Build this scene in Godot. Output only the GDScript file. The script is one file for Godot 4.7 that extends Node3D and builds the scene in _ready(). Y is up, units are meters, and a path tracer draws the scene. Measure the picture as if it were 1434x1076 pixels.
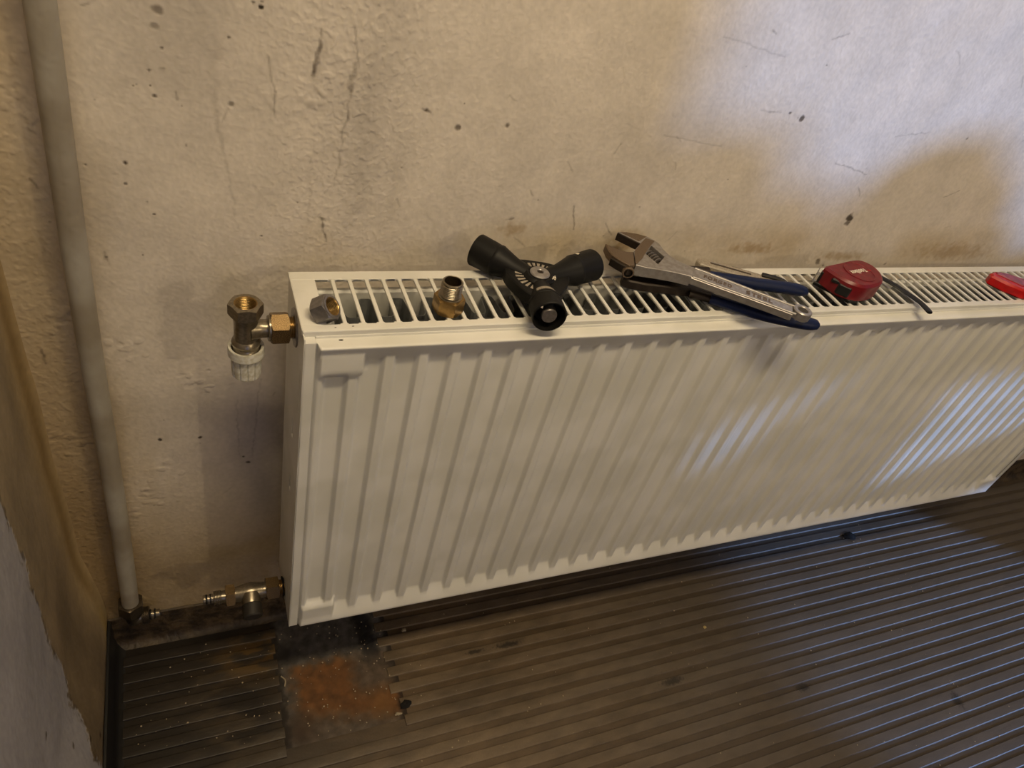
extends Node3D
# Metres, y up. Floor y = 0, back wall z = -0.14, left wall x = -0.247. The radiator runs along x from 0 to 1.4.

const TOP := 0.69        # upper face of the radiator grille
const WZ := -0.14        # back wall
const TAU6 := TAU / 6.0
var M := {}
var used := {}
var rng := RandomNumberGenerator.new()

func _ready() -> void:
	rng.seed = 7
	# ---- camera
	var cam := Camera3D.new()
	cam.name = "camera"
	cam.fov = 55.734
	cam.near = 0.02
	cam.far = 30.0
	cam.transform = Transform3D(Basis(Vector3(0.9140, 0.2253, 0.3374), Vector3(0.0694, 0.7326, -0.6771), Vector3(-0.3997, 0.6423, 0.6540)).orthonormalized(), Vector3(-0.0911, 1.1099, 0.5057))
	add_child(cam)
	cam.current = true
	# ---- sky, exposure
	var we := WorldEnvironment.new()
	we.name = "environment"
	var env := Environment.new()
	env.background_mode = Environment.BG_SKY
	var sky := Sky.new()
	var sm := ProceduralSkyMaterial.new()
	sm.sky_top_color = Color(0.45, 0.60, 0.95)
	sm.sky_horizon_color = Color(0.62, 0.74, 1.0)
	sm.ground_horizon_color = Color(0.50, 0.56, 0.66)
	sm.ground_bottom_color = Color(0.30, 0.31, 0.33)
	sm.sun_angle_max = 0.0
	sm.sky_energy_multiplier = 1.15
	sm.ground_energy_multiplier = 0.7
	sky.sky_material = sm
	env.sky = sky
	env.tonemap_mode = Environment.TONE_MAPPER_LINEAR
	env.tonemap_exposure = 1.0
	env.sdfgi_enabled = true
	env.ssao_enabled = true
	env.ssil_enabled = true
	we.environment = env
	add_child(we)
	# ---- hazy daylight through the window in the right wall
	var sun := DirectionalLight3D.new()
	sun.name = "daylight"
	sun.light_color = Color(0.58, 0.74, 1.0)
	sun.light_energy = 1.2
	sun.light_angular_distance = 1.6
	sun.shadow_enabled = true
	add_child(sun)
	sun.look_at_from_position(Vector3(3.0, 1.26, 2.4), Vector3(0, 0, 0), Vector3.UP)
	# ---- lamps
	ceiling_lamp(Vector3(0.16, 2.24, 0.56), 1.85)
	bulb_lamp(Vector3(1.62, 2.05, 2.55), 0.8)

	materials()
	room()
	window()
	floor_mat()
	radiator()
	upper_valve()
	lower_valve()
	riser()
	union_nut()
	nipple()
	black_tool()
	pliers()
	knife()
	wrench()
	tape_measure()
	red_case()
	floor_bits()

# =====================================================================  lamps
func ceiling_lamp(p: Vector3, energy: float) -> void:
	var t := thing("ceiling_lamp", "long narrow warm white ceiling lamp above the radiator", "lamp", p)
	obj("housing", xf(rbox(Vector3(0.98, 0.05, 0.17), 0.006), Transform3D(Basis(), Vector3(0, -0.012, 0))), flat(Color(0.8, 0.8, 0.78), 0.5), t)
	var g := flat(Color(0.9, 0.85, 0.7), 0.6)
	g.emission_enabled = true
	g.emission = Color(1.0, 0.88, 0.66)
	g.emission_energy_multiplier = 0.8
	obj("diffuser", xf(rbox(Vector3(0.90, 0.012, 0.12), 0.003), Transform3D(Basis(), Vector3(0, -0.042, 0))), g, t)
	var a := AreaLight3D.new()
	a.name = "lamp_light"
	a.area_size = Vector2(0.90, 0.12)
	a.light_energy = energy
	a.light_color = Color(1.0, 0.902, 0.735)
	a.area_range = 12.0
	a.area_attenuation = 2.0
	a.shadow_enabled = true
	a.position = Vector3(0, -0.052, 0)
	a.rotation_degrees.x = -90
	t.add_child(a)

func bulb_lamp(p: Vector3, energy: float) -> void:
	var t := thing("pendant_bulb", "bare warm light bulb hanging on a cord in the room", "lamp", p)
	obj("cord", tube([Vector3(0, 0.075, 0), Vector3(0, 2.3 - p.y, 0)], [0.003], 8), flat(Color(0.1, 0.1, 0.1), 0.6), t)
	obj("socket", lathe([[0.0, 0.04], [0.017, 0.04], [0.018, 0.075], [0.012, 0.085], [0.0, 0.085]], 20), flat(Color(0.12, 0.12, 0.12), 0.5), t)
	var g := flat(Color(0.95, 0.9, 0.8), 0.3)
	g.emission_enabled = true
	g.emission = Color(1.0, 0.86, 0.62)
	g.emission_energy_multiplier = 3.0
	obj("glass_bulb", lathe([[0.0, -0.035], [0.015, -0.032], [0.027, -0.02], [0.031, -0.003], [0.027, 0.015], [0.016, 0.032], [0.014, 0.042], [0.0, 0.042]], 24), g, t)
	var o := OmniLight3D.new()
	o.name = "bulb_light"
	o.light_energy = energy
	o.light_color = Color(1.0, 0.902, 0.735)
	o.light_size = 0.03
	o.omni_range = 12.0
	o.omni_attenuation = 2.0
	o.shadow_enabled = true
	t.add_child(o)

# =====================================================================  helpers
func numbered(n: String) -> String:
	if not used.has(n):
		used[n] = 0
		return n
	used[n] += 1
	return "%s_%03d" % [n, used[n]]

func thing(called: String, label: String, category: String, at := Vector3.ZERO, group := "") -> Node3D:
	var o := Node3D.new()
	o.name = numbered(called)
	add_child(o, true)
	o.position = at
	tag(o, label, category, group)
	return o

func tag(o: Node, label: String, category := "", group := "") -> void:
	o.set_meta("label", label)
	if category: o.set_meta("category", category)
	if group: o.set_meta("group", group)

func obj(called: String, soup: PackedVector3Array, mat: Material, parent: Node = null, ang := 34.0, uvf = null) -> MeshInstance3D:
	return put(called, finish(soup, ang, uvf), mat, parent)

func put(called: String, mesh: Mesh, mat: Material, parent: Node = null) -> MeshInstance3D:
	var o := MeshInstance3D.new()
	o.name = numbered(called) if parent == null else called
	o.mesh = mesh
	o.material_override = mat
	if parent: parent.add_child(o, true)
	else: add_child(o, true)
	return o

func structure(o: Node, label: String) -> Node:
	o.set_meta("kind", "structure")
	o.set_meta("label", label)
	return o

# A soup is a list of triangles, counter-clockwise seen from outside. finish() smooths across edges flatter than ang degrees.
func finish(s: PackedVector3Array, ang := 34.0, uvf = null) -> ArrayMesh:
	var n := s.size() / 3
	var fn := PackedVector3Array(); fn.resize(n)
	var fu := PackedVector3Array(); fu.resize(n)
	var at := {}
	for i in n:
		var c := (s[3 * i + 1] - s[3 * i]).cross(s[3 * i + 2] - s[3 * i])
		fn[i] = c
		fu[i] = c.normalized()
		for k in 3:
			var key := Vector3i((s[3 * i + k] * 200000.0).round())
			if at.has(key): at[key].append(i)
			else: at[key] = [i]
	var lim := cos(deg_to_rad(ang))
	var v := PackedVector3Array(); v.resize(3 * n)
	var no := PackedVector3Array(); no.resize(3 * n)
	var uv := PackedVector2Array()
	if uvf != null: uv.resize(3 * n)
	for i in n:
		for k in 3:
			var p := s[3 * i + k]
			var acc := Vector3.ZERO
			for f in at[Vector3i((p * 200000.0).round())]:
				if fu[f].dot(fu[i]) > lim: acc += fn[f]
			var w: int = 3 * i + [0, 2, 1][k]
			v[w] = p
			no[w] = acc.normalized() if acc.length() > 0.0 else Vector3.UP
			if uvf != null: uv[w] = uvf.call(p)
	var a := []
	a.resize(Mesh.ARRAY_MAX)
	a[Mesh.ARRAY_VERTEX] = v
	a[Mesh.ARRAY_NORMAL] = no
	if uvf != null: a[Mesh.ARRAY_TEX_UV] = uv
	var m := ArrayMesh.new()
	m.add_surface_from_arrays(Mesh.PRIMITIVE_TRIANGLES, a)
	return m

# nu x nv grid of points p(i, j); counter-clockwise with i to the right and j up
func grid(nu: int, nv: int, p: Callable, uvf = null) -> ArrayMesh:
	var v := PackedVector3Array(); v.resize(nu * nv)
	for j in nv:
		for i in nu: v[j * nu + i] = p.call(i, j)
	var no := PackedVector3Array(); no.resize(nu * nv)
	var uv := PackedVector2Array(); uv.resize(nu * nv)
	for j in nv:
		for i in nu:
			var du := v[j * nu + mini(i + 1, nu - 1)] - v[j * nu + maxi(i - 1, 0)]
			var dv := v[mini(j + 1, nv - 1) * nu + i] - v[maxi(j - 1, 0) * nu + i]
			no[j * nu + i] = du.cross(dv).normalized()
			if uvf != null: uv[j * nu + i] = uvf.call(v[j * nu + i])
	var ix := PackedInt32Array()
	for j in nv - 1:
		for i in nu - 1:
			var a := j * nu + i
			ix.append_array([a, a + nu + 1, a + 1, a, a + nu, a + nu + 1])
	var ar := []
	ar.resize(Mesh.ARRAY_MAX)
	ar[Mesh.ARRAY_VERTEX] = v
	ar[Mesh.ARRAY_NORMAL] = no
	ar[Mesh.ARRAY_TEX_UV] = uv
	ar[Mesh.ARRAY_INDEX] = ix
	var m := ArrayMesh.new()
	m.add_surface_from_arrays(Mesh.PRIMITIVE_TRIANGLES, ar)
	return m

func q(s: PackedVector3Array, a: Vector3, b: Vector3, c: Vector3, d: Vector3) -> void:
	s.append_array([a, b, c, a, c, d])

# a quad turned away from the point o
func qo(s: PackedVector3Array, a: Vector3, b: Vector3, c: Vector3, d: Vector3, o: Vector3) -> void:
	if (b - a).cross(c - a).dot((a + c) * 0.5 - o) < 0.0: q(s, d, c, b, a)
	else: q(s, a, b, c, d)

func xf(s: PackedVector3Array, t: Transform3D) -> PackedVector3Array:
	return t * s

func moved(s: PackedVector3Array, p: Vector3) -> PackedVector3Array:
	return Transform3D(Basis(), p) * s

func along_x(p := Vector3.ZERO) -> Transform3D:   # turns +y to +x
	return Transform3D(Basis(Vector3(0, 0, 1), Vector3(1, 0, 0), Vector3(0, 1, 0)), p)

func to_dir(d: Vector3, p: Vector3) -> Transform3D:   # turns +y to d
	var y := d.normalized()
	var x := Vector3.UP.cross(y)
	x = Vector3(1, 0, 0) if x.length() < 0.01 else x.normalized()
	return Transform3D(Basis(x, y, x.cross(y)), p)

func lathe(prof: Array, n := 32) -> PackedVector3Array:
	var s := PackedVector3Array()
	for k in prof.size() - 1:
		var r0: float = prof[k][0]; var h0: float = prof[k][1]
		var r1: float = prof[k + 1][0]; var h1: float = prof[k + 1][1]
		for i in n:
			var a := TAU * i / n
			var b := TAU * (i + 1) / n
			var p := Vector3(r0 * cos(b), h0, r0 * sin(b))
			var p2 := Vector3(r0 * cos(a), h0, r0 * sin(a))
			var p3 := Vector3(r1 * cos(a), h1, r1 * sin(a))
			var p4 := Vector3(r1 * cos(b), h1, r1 * sin(b))
			if r0 > 1e-6: s.append_array([p, p2, p3])
			if r1 > 1e-6: s.append_array([p, p3, p4])
	return s

# hexagon nut along +y from 0 to h: af across flats, bore radius (0 closes it), corners chamfered at both ends
func hexnut(af: float, h: float, bore := 0.0, n := 72, both := true) -> PackedVector3Array:
	var s := PackedVector3Array()
	var ap := af / 2.0
	var rc := ap * 1.005
	var ring := func(i: int) -> Array:
		var a := TAU * i / n
		var m := fposmod(a, TAU6) - TAU6 / 2.0
		var r := ap / cos(m)
		return [Vector3(cos(a), 0, sin(a)), r, maxf(0.0, (r - rc)) * 0.6]
	for i in n:
		var A: Array = ring.call(i)
		var B: Array = ring.call(i + 1)
		var at := Vector3(0, h - A[2], 0); var bt := Vector3(0, h - B[2], 0)
		var ab := Vector3(0, A[2] if both else 0.0, 0); var bb := Vector3(0, B[2] if both else 0.0, 0)
		q(s, B[0] * B[1] + bb, A[0] * A[1] + ab, A[0] * A[1] + at, B[0] * B[1] + bt)
		var top := Vector3(0, h, 0)
		var ri := ap * 0.93
		q(s, B[0] * B[1] + bt, A[0] * A[1] + at, A[0] * ri + top, B[0] * ri + top)
		q(s, B[0] * ri + top, A[0] * ri + top, A[0] * bore + top, B[0] * bore + top)
		q(s, A[0] * A[1] + ab, B[0] * B[1] + bb, B[0] * ri, A[0] * ri)
		q(s, A[0] * ri, B[0] * ri, B[0] * bore, A[0] * bore)
	return s

# threaded bore seen from above: from the mouth at y = top down to y = bottom, closed below
func bore(r: float, top: float, bottom: float, pitch := 0.0018, depth := 0.0009, n := 40) -> PackedVector3Array:
	var p := [[0.0, bottom], [r - depth, bottom]]
	var y := bottom
	while y + pitch < top:
		p.append([r - depth, y + pitch * 0.15]); p.append([r, y + pitch * 0.5]); p.append([r - depth, y + pitch * 0.9])
		y += pitch
	p.append([r, top])
	var s := lathe(p, n)
	for i in range(0, s.size(), 3):   # seen from inside
		var t := s[i]; s[i] = s[i + 1]; s[i + 1] = t
	return s

func thread(r: float, y0: float, y1: float, pitch := 0.0016, depth := 0.0008) -> Array:
	var p := []
	var y := y0
	while y + pitch <= y1 + 1e-6:
		p.append([r - depth, y + pitch * 0.1]); p.append([r, y + pitch * 0.4]); p.append([r, y + pitch * 0.6]); p.append([r - depth, y + pitch * 0.95])
		y += pitch
	return p

# tube along points; radii: one number or [across, up] pair per point (the last repeats)
func tube(pts: Array, radii: Array, n := 16, up := Vector3.UP, caps := true) -> PackedVector3Array:
	var s := PackedVector3Array()
	var rings := []
	for k in pts.size():
		var d: Vector3 = (pts[mini(k + 1, pts.size() - 1)] - pts[maxi(k - 1, 0)]).normalized()
		var side := d.cross(up)
		side = d.cross(Vector3(1, 0, 0)).normalized() if side.length() < 0.05 else side.normalized()
		var u := side.cross(d)
		var r = radii[mini(k, radii.size() - 1)]
		var rx: float = r[0] if r is Array else r
		var ry: float = r[1] if r is Array else r
		var ring := []
		for i in n:
			var a := TAU * i / n
			ring.append(pts[k] + side * cos(a) * rx + u * sin(a) * ry)
		rings.append(ring)
	for k in pts.size() - 1:
		for i in n:
			var j := (i + 1) % n
			q(s, rings[k][i], rings[k][j], rings[k + 1][j], rings[k + 1][i])
	if caps:
		for i in range(1, n - 1):
			s.append_array([rings[0][0], rings[0][i + 1], rings[0][i]])
			s.append_array([rings[-1][0], rings[-1][i], rings[-1][i + 1]])
	return s

func smooth_path(pts: Array, n: int) -> Array:
	var c := Curve3D.new()
	for k in pts.size():
		var t: Vector3 = (pts[mini(k + 1, pts.size() - 1)] - pts[maxi(k - 1, 0)]) / 6.0
		c.add_point(pts[k], -t, t)
	var out := []
	for i in n: out.append(c.sample_baked(c.get_baked_length() * i / (n - 1), true))
	return out

# box about the origin with chamfered edges
func rbox(size: Vector3, b: float) -> PackedVector3Array:
	var s := PackedVector3Array()
	var h := size / 2.0
	b = minf(b, minf(h.x, minf(h.y, h.z)) * 0.98)
	var P := func(sx: int, sy: int, sz: int, ax: int) -> Vector3:   # the corner point lying on the face of axis ax
		var v := Vector3(sx * (h.x - b), sy * (h.y - b), sz * (h.z - b))
		v[ax] += [sx, sy, sz][ax] * b
		return v
	for ax in 3:
		for e in [-1, 1]:
			var c := []
			for uv in [[-1, -1], [1, -1], [1, 1], [-1, 1]]:
				var g := [0, 0, 0]
				g[ax] = e; g[(ax + 1) % 3] = uv[0]; g[(ax + 2) % 3] = uv[1]
				c.append(P.call(g[0], g[1], g[2], ax))
			qo(s, c[0], c[1], c[2], c[3], Vector3.ZERO)
	for ax in 3:   # edges along ax
		var a1 := (ax + 1) % 3
		var a2 := (ax + 2) % 3
		for u in [-1, 1]:
			for w in [-1, 1]:
				var lo := [0, 0, 0]; var hi := [0, 0, 0]
				lo[ax] = -1; lo[a1] = u; lo[a2] = w
				hi[ax] = 1; hi[a1] = u; hi[a2] = w
				qo(s, P.call(lo[0], lo[1], lo[2], a1), P.call(hi[0], hi[1], hi[2], a1), P.call(hi[0], hi[1], hi[2], a2), P.call(lo[0], lo[1], lo[2], a2), Vector3.ZERO)
	for x in [-1, 1]:
		for y in [-1, 1]:
			for z in [-1, 1]:
				var a: Vector3 = P.call(x, y, z, 0); var c: Vector3 = P.call(x, y, z, 1); var d: Vector3 = P.call(x, y, z, 2)
				if (c - a).cross(d - a).dot(a) < 0: s.append_array([a, d, c])
				else: s.append_array([a, c, d])
	return s

func box(lo: Vector3, hi: Vector3, b := 0.0005) -> PackedVector3Array:
	return moved(rbox(hi - lo, b), (lo + hi) / 2.0)

# outline in (x, z) seen from above, standing from y0 to y1, upper and lower rims chamfered by b
func slab(poly: PackedVector2Array, y0: float, y1: float, b := 0.0, b0 := 0.0) -> PackedVector3Array:
	var s := PackedVector3Array()
	var n := poly.size()
	var area := 0.0
	for i in n: area += poly[i].cross(poly[(i + 1) % n])
	if area < 0.0: poly.reverse()
	var inset := func(d: float) -> PackedVector2Array:
		var o := PackedVector2Array()
		for i in n:
			var e0 := (poly[i] - poly[(i - 1 + n) % n]).normalized()
			var e1 := (poly[(i + 1) % n] - poly[i]).normalized()
			var nn := Vector2(-e0.y, e0.x) + Vector2(-e1.y, e1.x)
			var l := nn.length()
			nn = nn / l if l > 0.2 else Vector2(-e0.y, e0.x)
			o.append(poly[i] + nn * d / maxf(0.5, l / 2.0))
		return o
	var up: PackedVector2Array = inset.call(b) if b > 0.0 else poly
	var dn: PackedVector2Array = inset.call(b0) if b0 > 0.0 else poly
	var lv := [[dn, y0], [poly, y0 + b0], [poly, y1 - b], [up, y1]]
	for k in 3:
		if (k == 0 and b0 == 0.0) or (k == 2 and b == 0.0): continue
		for i in n:
			var j := (i + 1) % n
			var a: Vector2 = lv[k][0][i]; var c: Vector2 = lv[k][0][j]; var d: Vector2 = lv[k + 1][0][j]; var e: Vector2 = lv[k + 1][0][i]
			q(s, Vector3(c.x, lv[k][1], c.y), Vector3(a.x, lv[k][1], a.y), Vector3(e.x, lv[k + 1][1], e.y), Vector3(d.x, lv[k + 1][1], d.y))
	var tri := Geometry2D.triangulate_polygon(up)
	for i in range(0, tri.size(), 3):
		var t := [up[tri[i]], up[tri[i + 1]], up[tri[i + 2]]]
		if (t[1] - t[0]).cross(t[2] - t[0]) > 0.0: t.reverse()
		for p in t: s.append(Vector3(p.x, y1, p.y))
	tri = Geometry2D.triangulate_polygon(dn)
	for i in range(0, tri.size(), 3):
		var t := [dn[tri[i]], dn[tri[i + 1]], dn[tri[i + 2]]]
		if (t[1] - t[0]).cross(t[2] - t[0]) < 0.0: t.reverse()
		for p in t: s.append(Vector3(p.x, y0, p.y))
	return s

# a plate across z from z0 to z1 on the rectangle lo..hi, with rectangular holes
func plate(lo: Vector2, hi: Vector2, z0: float, z1: float, holes: Array) -> PackedVector3Array:
	var xs := [lo.x, hi.x]
	var ys := [lo.y, hi.y]
	for h in holes:
		for v in [h[0], h[2]]: if not xs.has(v): xs.append(v)
		for v in [h[1], h[3]]: if not ys.has(v): ys.append(v)
	xs.sort(); ys.sort()
	var solid := func(i: int, j: int) -> bool:
		if i < 0 or j < 0 or i >= xs.size() - 1 or j >= ys.size() - 1: return false
		var c := Vector2((xs[i] + xs[i + 1]) / 2, (ys[j] + ys[j + 1]) / 2)
		for h in holes:
			if c.x > h[0] and c.x < h[2] and c.y > h[1] and c.y < h[3]: return false
		return true
	var s := PackedVector3Array()
	for i in xs.size() - 1:
		for j in ys.size() - 1:
			if not solid.call(i, j): continue
			var a: float = xs[i]; var b: float = xs[i + 1]; var c: float = ys[j]; var d: float = ys[j + 1]
			q(s, Vector3(a, c, z1), Vector3(b, c, z1), Vector3(b, d, z1), Vector3(a, d, z1))
			q(s, Vector3(b, c, z0), Vector3(a, c, z0), Vector3(a, d, z0), Vector3(b, d, z0))
			if not solid.call(i - 1, j): q(s, Vector3(a, c, z0), Vector3(a, c, z1), Vector3(a, d, z1), Vector3(a, d, z0))
			if not solid.call(i + 1, j): q(s, Vector3(b, c, z1), Vector3(b, c, z0), Vector3(b, d, z0), Vector3(b, d, z1))
			if not solid.call(i, j - 1): q(s, Vector3(a, c, z0), Vector3(b, c, z0), Vector3(b, c, z1), Vector3(a, c, z1))
			if not solid.call(i, j + 1): q(s, Vector3(a, d, z1), Vector3(b, d, z1), Vector3(b, d, z0), Vector3(a, d, z0))
	return s

func letters(called: String, text: String, size: float, depth: float, mat: Material, parent: Node3D, t: Transform3D, width := 0.0) -> MeshInstance3D:
	var f := SystemFont.new()
	f.font_names = PackedStringArray(["Droid Sans"])
	f.font_weight = 700
	var m := TextMesh.new()
	m.text = text
	m.font = f
	m.font_size = 32
	m.pixel_size = size / 32.0
	m.depth = depth
	m.curve_step = 2.0
	var o := put(called, m, mat, parent)
	if width > 0.0:
		var w := m.get_aabb().size.x
		if w > 0.0: t = t.scaled_local(Vector3(width / w, 1, 1))
	o.transform = t
	return o

# =====================================================================  materials
func flat(c: Color, rough: float, metal := 0.0) -> StandardMaterial3D:
	var m := StandardMaterial3D.new()
	m.albedo_color = c
	m.roughness = rough
	m.metallic = metal
	return m

func noise_tex(freq: float, oct: int, lo: Color, hi: Color, seed_: int, size := 256, normal := false) -> ImageTexture:
	var n := FastNoiseLite.new()
	n.noise_type = FastNoiseLite.TYPE_SIMPLEX_SMOOTH
	n.seed = seed_
	n.frequency = freq
	n.fractal_octaves = oct
	var im := n.get_seamless_image(size, size)
	im.convert(Image.FORMAT_RGB8)
	if normal:
		im.bump_map_to_normal_map(2.0)
		return ImageTexture.create_from_image(im)
	for y in size:
		for x in size:
			var v := im.get_pixel(x, y).r
			im.set_pixel(x, y, lo.lerp(hi, smoothstep(0.2, 0.8, v)))
	return ImageTexture.create_from_image(im)

func textured(c: Color, rough: float, metal: float, tex: Texture2D, per_m: float, bump := 0.0, bump_tex: Texture2D = null) -> StandardMaterial3D:
	var m := flat(c, rough, metal)
	m.albedo_texture = tex
	m.uv1_triplanar = true
	m.uv1_scale = Vector3.ONE * per_m
	if bump > 0.0:
		m.heightmap_enabled = true
		m.heightmap_texture = bump_tex if bump_tex else tex
		m.heightmap_scale = bump
	return m

func materials() -> void:
	var mott := noise_tex(0.02, 4, Color(0.86, 0.86, 0.86), Color(1, 1, 1), 3)
	var grain := noise_tex(0.09, 3, Color(0.35, 0.35, 0.35), Color(1, 1, 1), 5)
	var fine := noise_tex(0.16, 2, Color(0.0, 0.0, 0.0), Color(1, 1, 1), 8)
	M.white = textured(Color(0.90, 0.895, 0.87), 0.34, 0.0, noise_tex(0.012, 3, Color(0.95, 0.95, 0.94), Color(1, 1, 1), 14), 3.0)
	M.white.metallic_specular = 0.45
	M.sheet = textured(Color(0.60, 0.61, 0.61), 0.42, 0.25, mott, 14.0)
	M.nickel = textured(Color(0.60, 0.56, 0.49), 0.30, 0.85, mott, 40.0)
	M.nickel_rough = textured(Color(0.72, 0.60, 0.42), 0.38, 0.85, grain, 70.0, 0.012, grain)
	M.brass = textured(Color(0.66, 0.54, 0.34), 0.30, 0.85, mott, 40.0)
	M.chrome = textured(Color(0.58, 0.56, 0.55), 0.32, 0.7, mott, 30.0)
	M.dark_nickel = textured(Color(0.34, 0.30, 0.25), 0.42, 0.8, mott, 60.0)
	M.cap_white = textured(Color(0.88, 0.88, 0.86), 0.5, 0.0, noise_tex(0.03, 4, Color(0.88, 0.86, 0.80), Color(1, 1, 1), 21), 20.0)
	M.cap_dark = flat(Color(0.14, 0.125, 0.105), 0.6)
	M.rubber = flat(Color(0.035, 0.033, 0.032), 0.55)
	M.hemp = textured(Color(0.07, 0.055, 0.04), 0.9, 0.0, grain, 120.0, 0.2, grain)
	M.pipe = textured(Color(0.67, 0.655, 0.62), 0.45, 0.0, noise_tex(0.01, 5, Color(0.84, 0.81, 0.77), Color(1, 1, 1), 31), 3.0, 0.02, fine)
	M.black = textured(Color(0.085, 0.083, 0.08), 0.48, 0.0, mott, 30.0, 0.004, fine)
	M.black.metallic_specular = 0.35
	M.steel = textured(Color(0.64, 0.625, 0.62), 0.36, 0.55, noise_tex(0.02, 4, Color(0.90, 0.89, 0.87), Color(1, 1, 1), 41), 22.0)
	M.steel_worn = textured(Color(0.50, 0.43, 0.36), 0.5, 0.45, noise_tex(0.09, 3, Color(0.7, 0.68, 0.64), Color(1, 1, 1), 6), 40.0, 0.006, grain)
	M.steel_dark = textured(Color(0.20, 0.165, 0.14), 0.5, 0.4, mott, 50.0, 0.006, grain)
	M.blue = textured(Color(0.06, 0.115, 0.265), 0.45, 0.0, mott, 30.0, 0.003, fine)
	M.blue.metallic_specular = 0.35
	M.grey_plastic = textured(Color(0.66, 0.62, 0.56), 0.4, 0.0, mott, 50.0)
	M.red = textured(Color(0.48, 0.05, 0.09), 0.36, 0.0, mott, 14.0)
	M.red2 = textured(Color(0.78, 0.04, 0.045), 0.36, 0.0, mott, 14.0)
	M.print_white = flat(Color(0.92, 0.88, 0.80), 0.6)
	M.print_red = flat(Color(0.9, 0.18, 0.12), 0.6)
	M.room = flat(Color(0.74, 0.73, 0.71), 0.9)

# =====================================================================  room
func noise(freq: float, seed_: int, oct := 4) -> FastNoiseLite:
	var n := FastNoiseLite.new()
	n.noise_type = FastNoiseLite.TYPE_SIMPLEX_SMOOTH
	n.seed = seed_
	n.frequency = freq
	n.fractal_octaves = oct
	return n

func mul_pixel(im: Image, x: int, y: int, c: Color, k: float) -> void:
	if x < 0 or y < 0 or x >= im.get_width() or y >= im.get_height(): return
	var o := im.get_pixel(x, y)
	im.set_pixel(x, y, o.lerp(c, clampf(k, 0.0, 1.0)))

# soft blob on an image, in pixels
func blot(im: Image, cx: float, cy: float, rx: float, ry: float, c: Color, k: float, nz: FastNoiseLite, rag := 0.5, hard := 0.6) -> void:
	for y in range(int(cy - ry * 1.7), int(cy + ry * 1.7) + 1):
		for x in range(int(cx - rx * 1.7), int(cx + rx * 1.7) + 1):
			var d := Vector2((x - cx) / rx, (y - cy) / ry).length() + nz.get_noise_2d(x * 3.0, y * 3.0) * rag
			if d < 1.0: mul_pixel(im, x, y, c, k * smoothstep(1.0, hard, d))

func stroke(im: Image, a: Vector2, b: Vector2, w: float, c: Color, k: float, nz: FastNoiseLite) -> void:
	var n := int(a.distance_to(b) / maxf(0.5, w * 0.3)) + 2
	for i in n:
		var t := float(i) / (n - 1)
		var p := a.lerp(b, t)
		p += Vector2(nz.get_noise_2d(p.x * 2.0, p.y * 2.0), nz.get_noise_2d(p.y * 2.0 + 99.0, p.x * 2.0)) * (1.0 + 0.5 * w)
		var r := maxf(0.55, w * 0.5 * (0.65 + 0.6 * nz.get_noise_2d(p.x * 6.0 + 50.0, p.y * 6.0)) * (1.0 - 0.5 * absf(t * 2.0 - 1.0)))
		for y in range(int(p.y - r - 1), int(p.y + r + 2)):
			for x in range(int(p.x - r - 1), int(p.x + r + 2)):
				var d := p.distance_to(Vector2(x, y))
				if d < r + 0.5: mul_pixel(im, x, y, c, k * 0.20 * clampf(r + 0.5 - d, 0.0, 1.0))

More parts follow.
